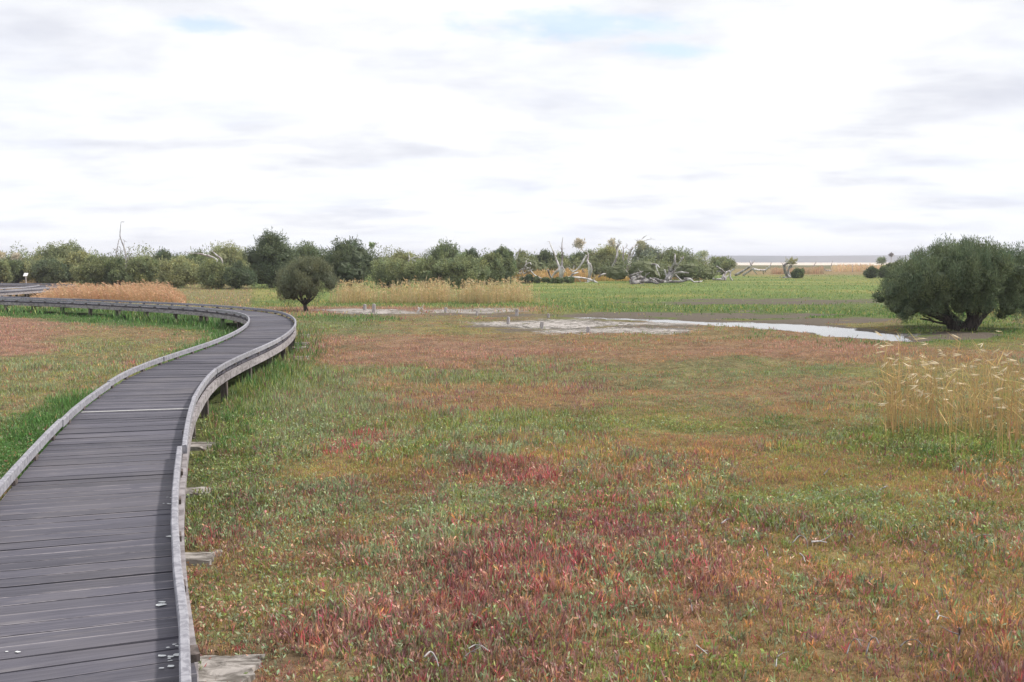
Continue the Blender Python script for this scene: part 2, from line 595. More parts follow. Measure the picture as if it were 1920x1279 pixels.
def weights(x, y):
    px, py, qx, qy, wx, wy = colour_zones(x, y)
    n1 = fbm(x / 1.6, y / 1.6, 1); n2 = fbm(x / 0.7, y / 0.7, 5); n3 = fbm(x / 4.5, y / 4.5, 9); n4 = fbm(x / 1.1, y / 1.1, 23)
    W = np.zeros(x.shape + (9,))
    near = sstep(py, 880, 1050)
    # default marsh
    W[..., 0] = 0.42 + 1.0 * sstep(n1, 0.50, 0.62)
    W[..., 1] = 0.45 + 0.8 * sstep(n2, 0.52, 0.64)
    W[..., 2] = 0.20 + 0.9 * sstep(n4, 0.54, 0.68) * (0.5 + near)
    W[..., 3] = 0.02 + 0.22 * sstep(n2 * 0.5 + n4 * 0.5, 0.54, 0.66) * (0.4 + near)
    W[..., 4] = 0.09 + 0.16 * sstep(n1, 0.45, 0.30) * (0.5 + near * 0.6)
    W[..., 5] = 0.35 + 1.4 * sstep(n3, 0.48, 0.62)
    W[..., 6] = 1.0 + 1.5 * sstep(n3, 0.52, 0.38)
    W[..., 8] = 0.38 + 0.65 * near
    def put(m, **k):
        nonlocal W
        names = dict(green=0, grey=1, mar=2, red=3, ora=4, oli=5, bro=6, lush=7, pink=8)
        T = np.zeros(9)
        for a, v_ in k.items(): T[names[a]] = v_
        W = W * (1 - m[..., None]) + T * 2.5 * m[..., None]
    # right part of the field is more orange-olive, left part pinker
    put(0.45 * sstep(qx, 1150, 1500) * sstep(qy, 700, 860), ora=0.06, oli=0.50, bro=0.40, green=0.25, mar=0.05)
    put(0.25 * sstep(qx, 1100, 800) * sstep(qy, 880, 1000), mar=0.22, pink=0.35, grey=0.45, green=.2, red=0.06)
    # green swards
    put(0.65 * blob(qx, qy, 1050, 800, 420, 20), green=0.7, oli=0.4, grey=0.1)
    put(0.55 * blob(qx, qy, 1330, 700, 330, 22), green=0.5, grey=0.45, lush=0.1)
    put(0.65 * blob(qx, qy, 860, 700, 160, 16), green=0.6, grey=0.4)
    put(0.70 * blob(qx, qy, 560, 760, 150, 110), green=0.45, grey=0.5, oli=0.2, mar=0.1)
    put(0.80 * blob(qx, qy, 430, 840, 90, 130), green=0.6, lush=0.3, grey=0.3, mar=0.12)
    put(0.80 * blob(qx, qy, 480, 700, 110, 40), lush=0.4, green=0.6, grey=0.25)
    put(0.60 * blob(qx, qy, 450, 910, 110, 60), green=0.5, grey=0.3, mar=0.2)
    # terracotta carpets
    put(0.85 * blob(qx, qy, 1470, 655, 260, 24), bro=0.55, pink=0.6)
    put(0.75 * blob(qx, qy, 830, 662, 330, 24), pink=0.65, bro=0.3, mar=0.1)
    put(0.5 * blob(qx, qy, 960, 755, 210, 22), bro=0.6, mar=0.25, oli=0.3)
    put(0.65 * blob(qx, qy, 1290, 835, 190, 18), bro=0.6, ora=0.2, mar=0.15)
    put(0.60 * blob(qx, qy, 1750, 780, 240, 50), green=0.4, oli=0.4, grey=0.2, bro=0.3)
    put(0.65 * blob(qx, qy, 1790, 840, 160, 45), green=0.8, lush=0.25)
    put(0.60 * blob(qx, qy, 1560, 930, 150, 26), green=0.7, grey=0.4)
    # named bright bushes
    for (bx, by, rx, ry, kw) in ((690, 838, 42, 26, dict(red=0.5, mar=0.5, pink=0.2)), (1320, 1096, 85, 26, dict(mar=0.75, red=0.35)),
                                 (1135, 962, 90, 32, dict(mar=0.5, red=0.35, bro=0.3)), (985, 890, 60, 18, dict(red=0.35, mar=0.4, pink=0.4)),
                                 (1010, 1065, 90, 40, dict(red=0.35, ora=0.4, pink=0.4)), (620, 1120, 140, 90, dict(pink=0.5, mar=0.2, grey=0.3, ora=0.12)),
                                 (900, 1190, 200, 60, dict(mar=0.3, red=0.15, pink=0.4, grey=.3)), (460, 1060, 80, 40, dict(ora=0.35, mar=0.4, red=0.15, green=0.2)),
                                 (1490, 790, 65, 18, dict(lush=0.6, green=0.4)), (1415, 616, 34, 6, dict(lush=0.9)), (1600, 640, 70, 5, dict(lush=0.7, green=.3)), (620, 960, 260, 40, dict(grey=.5, green=.3, mar=.2)), (1420, 705, 40, 10, dict(lush=0.5, green=0.5)),
                                 (1650, 975, 110, 30, dict(grey=0.6, green=0.5)), (1860, 1010, 110, 60, dict(grey=0.35, green=0.3, pink=0.2)),
                                 (1860, 1190, 150, 50, dict(ora=0.45, bro=0.5)), (1500, 1240, 120, 30, dict(green=0.5, oli=0.5))):
        put(0.46 * blob(px + wx * 260, py + wy * 90, bx, by, rx, ry, 0.9) * (0.5 if by > 1000 else 1), **kw)
    # field left of the walk
    left = (px < 470) & (py < 905) & (px < 470 - (py - 600) * 1.35 + 40)
    lf = left.astype(float)
    put(0.75 * lf, pink=0.24, grey=0.42, green=0.30, oli=0.30, bro=0.15)
    put(lf * 0.9 * blob(qx, qy, 30, 625, 90, 34), pink=0.9, bro=0.3)
    put(lf * 0.5 * blob(qx, qy, 230, 620, 200, 14), bro=0.6, pink=0.4)
    # dark lush grass that follows the walk
    wd = walk_dist(x, y)
    put(lf * 0.95 * sstep(wd + (n1 - 0.5) * 1.5, 2.1, 1.2), lush=0.9, green=0.2)
    put(lf * 0.95 * sstep(wd + (n1 - 0.5) * 2, 3.4, 2.0) * sstep(py, 640, 600), lush=0.8, green=0.25)
    put((1 - lf) * 0.5 * sstep(wd + (n1 - 0.5) * 0.8, 1.5, 0.9) * sstep(py, 980, 800), lush=0.45, green=0.6, mar=0.1)
    # beyond the field
    put(0.92 * blob(qx, py + wy * 14, 640, 598, 100, 9, 0.5), lush=0.75, green=0.4)
    put(0.6 * blob(qx, py + wy * 14, 600, 618, 110, 14, 0.5), green=0.6, grey=0.5)
    far = sstep(py + wy * 8, 578, 572) * (1 - lf)
    far = np.maximum(far, sstep(px, 980, 1080) * sstep(py + wy * 8, 604, 596))
    put(far, green=0.45, lush=0.70, oli=0.20)
    put(far * 0.6 * sstep(fbm(x / 9, y / 6, 77), 0.5, 0.65), oli=0.6, green=0.4, bro=0.12)
    put(far * 0.7 * blob(qx, py, 430, 550, 110, 12), oli=0.6, green=0.35, pink=0.25)
    put(blob(px, py + wy * 5, 1750, 620, 210, 26, 0.3) * (px > 1690), green=0.6, lush=0.4, oli=0.2)
    put(0.9 * blob(px, py + wy * 5, 700, 582, 180, 6, 0.3), bro=0.55, pink=0.4, mar=0.3)
    put(0.9 * (px < 130) * (py < 557), bro=0.6, pink=0.3, oli=0.3)
    W = np.maximum(W, 0)
    W = W ** (1 + 0.15 * (py > 600)[..., None])
    return W / W.sum(-1, keepdims=True), px, py


def zones(x, y):
    px, py = proj(np.stack([x, y, np.zeros_like(x)], -1))
    w = (fbm(x / 2.5, y / 2.5, 55) - 0.5)
    yy = py + w * 14; xx = px + w * 120
    mud_shade = np.maximum.reduce([
        0.75 * blob(xx, yy, 1440, 566, 300, 6, 0.5), 0.85 * blob(xx, yy, 1300, 592, 300, 6, 0.45),
        0.85 * blob(xx, yy, 1560, 603, 150, 6, 0.4), 0.75 * blob(xx, yy, 1090, 612, 230, 16, 0.4), 1.0 * blob(px, py, 1800, 630, 70, 8, 0.5),  # last blob: bare dirt plus painted shade beneath the big tree's trunk
        0.7 * blob(xx, yy, 800, 588, 220, 5, 0.4), 0.55 * blob(xx, yy, 1010, 598, 130, 12, 0.4)])
    sd_ = np.full(x.shape, 9.0)
    n = (x > -15) & (x < 32) & (y > 20) & (y < 48)
    if n.any(): sd_[n] = poly_sd(x[n], y[n], WTR_w)
    mud_shade = np.maximum(mud_shade, sstep(sd_, 0.7, 0.0))
    salt = np.maximum.reduce([
        0.85 * blob(xx, yy, 1010, 606, 125, 9, 0.4), 0.80 * blob(xx, yy, 1160, 622, 150, 9, 0.4), 0.80 * blob(xx, yy, 1250, 606, 170, 4, 0.4),
        0.85 * blob(xx, yy, 690, 583, 80, 4, 0.4), 0.65 * blob(xx, yy, 880, 582, 110, 3.5, 0.4),
        0.75 * blob(px, py, 1690, 628, 45, 3, 0.4)])
    return mud_shade, salt


# ------------------------------------------------------------------ ground sheet
def axis(segs):
    out = [np.arange(a, b, s) for a, b, s in segs]
    return np.concatenate(out)


ys = np.r_[axis([(-30, 2, 2.0), (2, 14, 0.11), (14, 30, 0.2), (30, 60, 0.4), (60, 130, 1.2)]), 130 * 1.12 ** np.arange(0, 32), 5200]
xs_r = np.r_[axis([(0, 14, 0.15), (14, 24, 0.25), (24, 50, 0.8)]), 50 * 1.18 ** np.arange(0, 29), 6200]
xs = np.r_[-xs_r[1:][::-1], xs_r]
X, Y = np.meshgrid(xs, ys)
Z = ground_z(X, Y)
Wt, PXg, PYg = weights(X, Y)
Cg = Wt @ PAL * (0.80 + 0.5 * sstep(PYg, 570, 540) * (fbm(X / 7, Y / 3.5, 81) - .1))[..., None] * (0.62 + 0.16 * sstep(PYg, 585, 560) * (PXg > 480))[..., None]
Cg *= (0.85 + 0.3 * fbm(X / 0.6, Y / 0.6, 61))[..., None]
# far flats: pale dry grass, then the cream lake shore
ft = sstep(PYg, 519, 514)[..., None] * sstep(PXg, 1330, 1400)[..., None]
Cg = Cg * (1 - ft) + np.array([0.22, 0.16, 0.08]) * ft
ft = (sstep(Y, 260, 300) )[..., None]
Cg = Cg * (1 - ft) + np.array([0.13, 0.12, 0.055]) * ft
ft = (sstep(Y, 520, 560))[..., None]
Cg = Cg * (1 - ft) + np.array([0.62, 0.53, 0.44]) * ft
ft = (sstep(Y, 1700, 1800))[..., None]
Cg = Cg * (1 - ft) + np.array([0.12, 0.11, 0.09]) * ft
mud_shade_g, saltg = zones(X, Y)
nr, nc = X.shape
idx = np.arange(nr * nc).reshape(nr, nc)
F = np.stack([idx[:-1, :-1], idx[:-1, 1:], idx[1:, 1:], idx[1:, :-1]], -1).reshape(-1, 4)
me = mesh_np('ground', np.stack([X, Y, Z], -1).reshape(-1, 3), F, Cg.reshape(-1, 3), smooth=True)
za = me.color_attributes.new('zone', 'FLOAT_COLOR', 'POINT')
zc = np.ones((nr * nc, 4), np.float32); zc[:, 0] = mud_shade_g.ravel(); zc[:, 1] = saltg.ravel(); zc[:, 2] = 0
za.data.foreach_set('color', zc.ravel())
tag(link('ground', me, M['ground']), kind='structure')

# water: a level sheet lying in the channel the ground dips into
wx0, wx1, wy0, wy1 = -4, 26, 22, 44
gx, gy = np.meshgrid(np.linspace(wx0, wx1, 61), np.linspace(wy0, wy1, 45))
sdw = poly_sd(gx, gy, WTR_w)
keep = sdw < 1.2
idx = np.arange(gx.size).reshape(gx.shape)
F = np.stack([idx[:-1, :-1], idx[:-1, 1:], idx[1:, 1:], idx[1:, :-1]], -1)
kf = keep[:-1, :-1] & keep[:-1, 1:] & keep[1:, 1:] & keep[1:, :-1]
tag(link('water', mesh_np('water', np.stack([gx, gy, np.full(gx.shape, -0.035)], -1).reshape(-1, 3), F[kf], smooth=True), M['water']),
    'bright shallow water channel reflecting the white sky', None, kind='structure')

# hills on the far shore
hx = np.linspace(-5200, 5200, 140)
prof = 17 * sstep(hx, -3000, 300) * (0.86 + 0.3 * fbm(hx / 700, hx * 0, 71)) * (1 - 0.35 * sstep(hx, 1150, 2600)) + 1.5
rows = []
for k, (yy, f_) in enumerate(((2350, -0.05), (2450, 0.45), (2600, 0.85), (2800, 1.0), (3300, 0.9), (3900, -0.05))):
    rows.append(np.stack([hx, yy + 120 * (fbm(hx / 400, hx * 0 + k, 72) - 0.5), prof * f_ + (0.8 * fbm(hx / 90, hx * 0 + k, 73) if 0 < k < 5 else 0)], -1))
HV = np.array(rows)
idx = np.arange(HV.shape[0] * HV.shape[1]).reshape(HV.shape[:2])
F = np.stack([idx[:-1, :-1], idx[:-1, 1:], idx[1:, 1:], idx[1:, :-1]], -1).reshape(-1, 4)
tag(link('hills', mesh_np('hills', HV.reshape(-1, 3), F, smooth=True), M['hill']), kind='structure')

# ------------------------------------------------------------------ boardwalk
def build_walk(C, wfun, label, dk=DECK, kerb_break=None, first=0.0, detail=True, group=None):
    root = empty('boardwalk', (float(C[0][0]), float(C[0][1]), 0), label, 'boardwalk', group)
    P, S = resample(C, 0.05)
    T = unit(np.gradient(P, axis=0)); N = np.c_[-T[:, 1], T[:, 0]]
    L = S[-1]

    def pt(s, off):
        i = np.clip(s / 0.05, 0, len(P) - 1.001); k = int(i); f = i - k
        p = P[k] * (1 - f) + P[k + 1] * f; n = N[k] * (1 - f) + N[k + 1] * f
        return p + n * off
    def width(s_):
        return float(wfun(s_))
    mb = MB()
    s, pw, gap = 0.0, 0.132, 0.009
    while s + pw < L:
        hw = width(s) / 2 - 0.035
        e = rng.uniform(-0.006, 0.004, 2)
        dz_ = rng.normal(0, 0.0018); sk = rng.normal(0, 0.002, 4)
        a, b_ = pt(s, -hw + e[0]), pt(s + pw, -hw + e[0])
        c_, d_ = pt(s + pw, hw + e[1]), pt(s, hw + e[1])
        zt = dk + dz_
        Q = np.array([[*a, zt - 0.045], [*b_, zt - 0.045], [*c_, zt - 0.045], [*d_, zt - 0.045],
                      [*a, zt + sk[0]], [*b_, zt + sk[1]], [*c_, zt + sk[2]], [*d_, zt + sk[3]]])[[1, 2, 3, 0, 5, 6, 7, 4]]
        tone = rng.uniform(0.82, 1.16) * (0.8 if rng.random() < 0.12 else 1)
        col = (float(rng.choice([0.15, 1.0, 0.6])), tone, rng.random())
        w2 = 2 * hw
        u_top = [(0, pw), (w2, pw), (w2, 0), (0, 0)]
        uv = [(0, 0.03)] * 4 + u_top + [(0, .03), (w2, .03), (w2, .06), (0, .06)] * 4
        mb.hexa(Q, col, uv)
        s += pw + (gap if rng.random() < .8 else gap * 1.8) * rng.uniform(0.6, 1.6)
    mb.build('decking', M['deck'], root, uv=True)
    # kerb rails: long timbers following each edge, one part per timber
    for side in (-1, 1):
        s = first if side < 0 else first * 0.4
        cuts = [0.0]
        if kerb_break and side < 0:
            cuts.append(kerb_break)
        while cuts[-1] < L - 3.6:
            cuts.append(cuts[-1] + rng.uniform(2.9, 3.3))
        cuts.append(L)
        for i in range(len(cuts) - 1):
            s0, s1 = cuts[i] + 0.004, cuts[i + 1] - 0.004
            jig = 0.0
            if kerb_break and side < 0:
                jig = 0.015 if i == 0 else -0.02
            o1 = rng.normal(0, 0.004)
            def off(q_):
                return side * (width(q_) / 2 - 0.03 - jig) + o1
            n = max(2, int(round((s1 - s0) / 0.8)))
            ring = []
            hh = rng.normal(0, 0.004)
            for q in range(n + 1):
                ss_ = s0 + (s1 - s0) * q / n
                ring.append((pt(ss_, off(ss_) - 0.021), pt(ss_, off(ss_) + 0.021)))
            V = []
            for a, b_ in ring:
                V += [[*a, dk + 0.033 + hh], [*b_, dk + 0.033 + hh], [*b_, dk + 0.098 + hh], [*(b_ * .85 + a * .15), dk + 0.105 + hh],
                      [*(a * .85 + b_ * .15), dk + 0.105 + hh], [*a, dk + 0.098 + hh]]
            Fk = []
            for q in range(n):
                o0 = q * 6
                for e_ in range(6):
                    e2 = (e_ + 1) % 6
                    Fk.append([o0 + e_, o0 + 6 + e_, o0 + 6 + e2, o0 + e2])
            for o0, rv in ((0, 0), (n * 6, 1)):
                for f in ([0, 1, 2, 5], [2, 3, 4, 5]):
                    Fk.append([o0 + k for k in (f if rv else f[::-1])])
            kb = MB(); t_ = rng.uniform(0.88, 1.12)
            kb.add(V, Fk, (t_, t_, t_))
            kb.build('kerb_rail', M['kerb'], root)
            # fascia board under the deck edge
            fo = None
            V, Fk = [], []
            for q in range(n + 1):
                ss_ = s0 + (s1 - s0) * q / n
                fo = side * (width(ss_) / 2 - 0.012)
                a, b_ = pt(ss_, fo - 0.019), pt(ss_, fo + 0.019)
                V += [[*a, dk - 0.165], [*b_, dk - 0.165], [*b_, dk - 0.052], [*a, dk - 0.052]]
            for q in range(n):
                for e_ in range(4):
                    e2 = (e_ + 1) % 4
                    Fk.append([q * 4 + e_, q * 4 + 4 + e_, q * 4 + 4 + e2, q * 4 + e2])
            Fk += [[3, 2, 1, 0], [n * 4, n * 4 + 1, n * 4 + 2, n * 4 + 3]]
            kb = MB(); kb.add(V, Fk, (t_, t_, t_)); kb.build('fascia_board', M['fascia'], root)
        if detail:
            sp = MB()
            for s in np.arange(0.3, L - 0.2, 0.95):
                c0 = pt(s, side * (width(s) / 2 - 0.03)); t0 = T[min(int(s / 0.05), len(T) - 1)]
                sp.box((c0[0], c0[1], dk + 0.018), (0.11, 0.044, 0.032), math.atan2(t0[1], t0[0]))
            o_ = sp.build('spacer_blocks', M['post'], root)
            o_['kind'] = 'stuff'
    slabs = []
    for s in np.arange(1.35, L - 0.3, 1.93):
        t0 = T[min(int(s / 0.05), len(T) - 1)]; rz = math.atan2(t0[1], t0[0])
        for side in (-1, 1):
            c0 = pt(s, side * (width(s) / 2 - 0.07))
            pb = MB(); pb.box((c0[0], c0[1], (dk - 0.05) / 2 - 0.06), (0.10, 0.09, dk - 0.05 + 0.12), rz, (rng.uniform(.8, 1.3),) * 3, jit=0.003)
            pb.build('post', M['post'], root)
        c0 = pt(s, 0)
        bb = MB(); bb.box((c0[0], c0[1], dk - 0.13), (0.08, width(s) - 0.12, 0.14), rz, (0.9,) * 3, jit=0.002)
        bb.build('bearer', M['post'], root)
        slabs.append((s, pt(s, 0), rz))
    return root, pt, slabs, T


kb_s = float(CS[np.argmin(np.linalg.norm(WALKR - at(347, 835, z=KT)[:2], axis=1))])
walk, wpt, slabs, WT = build_walk(CL, lambda q: np.interp(q, CS, WID), 'grey plank boardwalk with low timber kerbs curving from lower left across the marsh', kerb_break=kb_s)


def near_s(px, py, off=0.0, z=DECK):
    p = at(px, py, z=z)[:2]
    return float(CS[np.argmin(np.linalg.norm(CL - p, axis=1))])


for (px, py, hh) in ((250, 770, 0.035), (500, 591.5, 0.05)):
    s = near_s(px, py)
    st = MB()
    V = []
    for zz in (DECK + 0.004, DECK + 0.010):
        for ds, o_ in ((-hh / 2, -WW / 2 + .06), (hh / 2, -WW / 2 + .06), (hh / 2, WW / 2 - .06), (-hh / 2, WW / 2 - .06)):
            V.append([*wpt(s + ds, o_), zz])
    st.hexa(np.array(V))
    st.build('joint_strip', M['strip'], walk)
lime = MB()
for (px, py, w_) in ((327, 944, .10), (329, 961, .07), (320, 1007, .13), (311, 1131, .14), (315, 933, .05), (326, 1211, .08), (315, 1226, .12), (324, 1249, .07),
                     (42, 875, .08), (80, 841, .04), (98, 818, .05), (26, 1222, .05), (343, 835, .03), (317, 1240, .05), (345, 1150, .03), (296, 1290, .05)):
    c0 = at(px, py, z=DECK + 0.006)
    for q in range(3):
        r_ = w_ * 0.15 * rng.uniform(0.3, 1); cc = c0 + np.array([rng.normal(0, w_ * .3), rng.normal(0, w_ * .15), 0])
        th = np.arange(8) / 8 * 2 * math.pi; rr = r_ * rng.uniform(0.6, 1.2, 8)
        top = np.c_[cc[0] + np.cos(th) * rr * 1.5, cc[1] + np.sin(th) * rr, np.full(8, cc[2] + 0.001 * q)]
        lime.add(np.vstack([top]), [[0, 1, 2, 3], [0, 3, 4, 7], [4, 5, 6, 7]])
o_ = lime.build('bird_droppings', M['lime'], walk); o_['kind'] = 'stuff'

# second stretch further out on the left
C2, _ = resample(catmull([(-27.2, 50), (-27.6, 56), (-28.2, 62), (-30.2, 66.5), (-36, 69), (-46, 70.5)]), 0.1)
build_walk(C2, lambda q: 2.2, 'far stretch of grey boardwalk behind the orange reeds at left edge', detail=False)

# pale cracked sleepers lying under the walk, ends sticking out
rn = {843: 'pale sleeper end beside the kerb joint, farthest of the near four', 922: 'pale sleeper end beside kerb, third from the bottom edge',
      1035: 'split pale sleeper end beside red and orange leaves, second from bottom', 1250: 'broad cracked sleeper nearest the camera beside the kerb at bottom'}
for y_, lab in list(rn.items()) + [(634, 'farthest pale sleeper at the outside of the boardwalk bend'), (646, 'second farthest pale sleeper at the outside of the bend'),
                                   (656, 'pale sleeper third from far end at the outside of the bend'), (672, 'nearest pale sleeper of four at the outside of the bend')]:
    if y_ > 800:
        x0 = {843: 402, 922: 398, 1035: 402, 1250: 478}[y_]
        e = at(x0, y_); base = at(x0 - 130, y_ + 3)
    else:
        e = at(578, y_); base = at(552, y_ + 1)
    e[2] = base[2] = 0
    d = e - base; ln = np.linalg.norm(d); rz = math.atan2(d[1], d[0]); c0 = (e + base) / 2
    sb = MB()
    wdt = 0.26 if y_ != 1250 else 0.40
    ht = 0.0 if y_ > 800 else 0.05
    nu, nv = 16, 9
    U, Vv = np.meshgrid(np.linspace(-.5, .5, nu), np.linspace(-.5, .5, nv), indexing='ij')
    ca, sa = math.cos(rz), math.sin(rz)
    jl = (fbm(U * 0 + 3, Vv * 5 + y_, 5) - .5) * .16 * (U > 0) * U * 2
    uu_, vv_ = U * ln + jl, Vv * wdt * (1 + .25 * (fbm(U * 4 + y_, U * 0, 6) - .5))
    hh_ = ht + float(ground_z(np.array([c0[0] + ca * ln * .3]), np.array([c0[1] + sa * ln * .3]))[0]) + .035 * (fbm(uu_ * 6 + y_, vv_ * 22, 7) - .5) - .05 * sstep(vnoise(uu_ * 2 + y_, vv_ * 16, 8), .68, .8)
    top = np.stack([c0[0] + ca * uu_ - sa * vv_, c0[1] + sa * uu_ + ca * vv_, hh_ + .03], -1)
    bot = top.copy(); bot[..., 2] = -.16
    idx = np.arange(nu * nv).reshape(nu, nv)
    Fq = np.stack([idx[:-1, :-1], idx[1:, :-1], idx[1:, 1:], idx[:-1, 1:]], -1).reshape(-1, 4)
    rim = list(idx[:, 0]) + list(idx[-1, 1:]) + list(idx[::-1, -1][1:]) + list(idx[0, ::-1][1:-1])
    Fr = [[rim[q], rim[(q + 1) % len(rim)], rim[(q + 1) % len(rim)] + nu * nv, rim[q] + nu * nv] for q in range(len(rim))]
    sb.add(np.vstack([top.reshape(-1, 3), bot.reshape(-1, 3)]), np.vstack([Fq, Fq[:, ::-1] + nu * nv, np.array(Fr)[:, ::-1]]), (1.25,) * 3)
    tag(sb.build('sleeper', M['slab']), lab, 'sleeper', 'pale sleepers under the boardwalk')

# ------------------------------------------------------------------ low marsh plants
def blades(base, direc, ln, wd, col, wide=0.55, dark=0.8):
    """one kite-shaped leaf per row: base, left, tip, right"""
    n = len(base)
    side = unit(np.cross(direc, unit(rng.normal(0, 1, (n, 3)))))
    ln = np.broadcast_to(ln, (n,))[:, None]; wd = np.broadcast_to(wd, (n,))[:, None]
    mid_ = base + direc * ln * wide
    V = np.stack([base, mid_ - side * wd / 2, base + direc * ln, mid_ + side * wd / 2], 1)
    C = np.repeat(col[:, None], 4, 1)
    return V, C


def emit(parts, name, matl, parent=None, **k):
    V = np.concatenate([p[0] for p in parts]); C = np.concatenate([p[1] for p in parts])
    n = len(V)
    me = mesh_np(name, V.reshape(-1, 3), np.arange(n * 4).reshape(n, 4), C.reshape(-1, 3))
    return link(name, me, matl, parent)


slab_px = [(375, 843, 30), (372, 922, 34), (376, 1035, 34), (430, 1250, 60)]


def scatter(y0, y1, K, cap, seed):
    """points on the marsh between two photo rows, thinning with distance, never past cap per m2"""
    r = np.random.default_rng(seed)
    n = int(K * 3400 * (y1 - y0))
    px = r.uniform(-700, 2700, n); py = r.uniform(y0, y1, n)
    a = (px - CXP) / FPX; b = -(py - CYP) / FPX
    t = -H / (-SP + b * CP)
    x = a * t; y = (CP + b * SP) * t
    dens = K * FPX * FPX * H / np.maximum(y, 0.5) ** 3
    k = r.random(n) < cap / np.maximum(dens, cap)
    inframe = (px > -80) & (px < 2000)
    k &= inframe | (r.random(n) < 0.45)
    return x[k], y[k], px[k], py[k]


def keep_off(x, y, px, py, margin=0.0):
    k = walk_dist(x, y) > WW / 2 + 0.03 + margin
    mud_shade, salt = zones(x, y)
    bare = np.maximum(sstep(mud_shade, 0.25, 0.6), sstep(salt, 0.3, 0.7))
    k &= rng.random(len(x)) > bare * 0.97
    n = (x > -15) & (x < 32) & (y > 20) & (y < 48)
    s_ = np.full(x.shape, 9.0); s_[n] = poly_sd(x[n], y[n], WTR_w)
    k &= s_ > 0.15
    for sx, sy, sr in slab_px:
        k &= ~((np.abs(px - sx) < sr) & (np.abs(py - sy) < sr * 0.42) & (rng.random(len(x)) < 0.97))
    return k


parts = []
x, y, px, py = scatter(588, 1420, 0.11, 1150, 3)
k = keep_off(x, y, px, py)
x, y, px, py = x[k], y[k], px[k], py[k]
N0 = len(x)
W, _, _ = weights(x, y)
# each plant keeps one kind: pick by cumulative weight with a little local clustering
u = np.clip(rng.random(N0) * 0.7 + 0.3 * vnoise(x * 5, y * 5, 91) + .0, 0, 0.999)
kind = (W.cumsum(-1) < u[:, None]).sum(-1).clip(0, 8)
hgt = fbm(x / 1.0, y / 1.0, 15)
tall = (0.45 + 1.1 * hgt) * (0.55 + 0.9 * fbm(x / .3, y / .3, 16, 2))
clump = 0.72 + 0.56 * fbm(x / .45, y / .45, 19, 2)
fineness = sstep(fbm(x / 2.8, y / 2.8, 33), 0.50, 0.58)
fineness = np.maximum(fineness, 0.9 * ((kind == 5) | (kind == 6)))
gz = ground_z(x, y)
bpos = np.stack([x, y, gz - 0.01], -1)
tall *= 1 + 1.3 * sstep(walk_dist(x, y), 2.0, 0.9) * sstep(y, 11, 19)
for s in range(6):
    act = rng.random(N0) < (0.95 if s < 4 else 0.5)
    n = act.sum()
    kk = kind[act]; f_ = fineness[act]
    b0 = bpos[act] + np.c_[rng.normal(0, 0.018, (n, 2)), np.zeros(n)] * (1 + y[act, None] / 12)
    lean = np.c_[rng.normal(0, 0.30, (n, 2)), np.ones(n)]
    dr = unit(lean)
    far = y[act] / 10
    ln = rng.uniform(0.045, 0.115, n) * tall[act] * (1 - 0.52 * f_)
    ln *= np.where(kk == 7, 1.35, 1.0) * np.where(kk == 3, 1.15, 1)
    wd = np.maximum(rng.uniform(0.005, 0.0105, n) * (1 - 0.35 * f_), y[act] * 0.00062)
    wd *= np.where(kk == 7, 1.1, 1)
    col = PAL[kk] * clump[act][:, None] * (1.08 + rng.uniform(-0.50, 0.62, (n, 1)) * (1 - .6 * f_)[:, None]) * rng.uniform(0.85, 1.15, (n, 3))
    # odd coloured tips
    r_ = rng.random(n); nearf = sstep(y[act], 14, 6)
    col = np.where(((r_ < 0.05 * nearf))[:, None], ORA * rng.uniform(0.8, 1.4, (n, 1)), col)
    col = np.where(((r_ > 1 - 0.03 * nearf))[:, None], RED * rng.uniform(0.8, 1.25, (n, 1)), col)
    col = np.where(((r_ > 0.47) & (r_ < 0.515))[:, None], np.array([0.34, 0.36, 0.22]) * rng.uniform(0.7, 1.2, (n, 1)), col)
    V, C = blades(b0, dr, ln, wd, col, 0.6)
    parts.append((V, C))
    # a few short side shoots near the camera
    nn = (y[act] < 11) & (rng.random(n) < 0.7)
    m_ = nn.sum()
    b1 = b0[nn] + dr[nn] * ln[nn, None] * rng.uniform(0.3, 0.75, (m_, 1))
    d1 = unit(dr[nn] + np.c_[rng.normal(0, 0.8, (m_, 2)), rng.uniform(0, .4, m_)])
    V, C = blades(b1, d1, ln[nn] * 0.42, wd[nn] * 0.95, col[nn] * 1.1, 0.55)
    parts.append((V, C))
    # leafy kinds carry broader leaves
    lf = (y[act] < 13) & ((kk == 0) | (kk == 1) | (kk == 7) | (kk == 8)) & (rng.random(n) < 0.42)
    m_ = lf.sum()
    b1 = b0[lf] + dr[lf] * ln[lf, None] * rng.uniform(0.35, 1.0, (m_, 1))
    d1 = unit(np.c_[rng.normal(0, 1, (m_, 2)), rng.uniform(0.1, 1.3, m_)])
    V, C = blades(b1, d1, rng.uniform(0.018, 0.042, m_), rng.uniform(0.010, 0.018, m_), col[lf] * 1.15, 0.5)
    parts.append((V, C))
tag(emit(parts, 'marsh_plants', M['herb']), 'low red, orange and green saltmarsh plants carpeting the ground', 'marsh plants', kind='stuff')

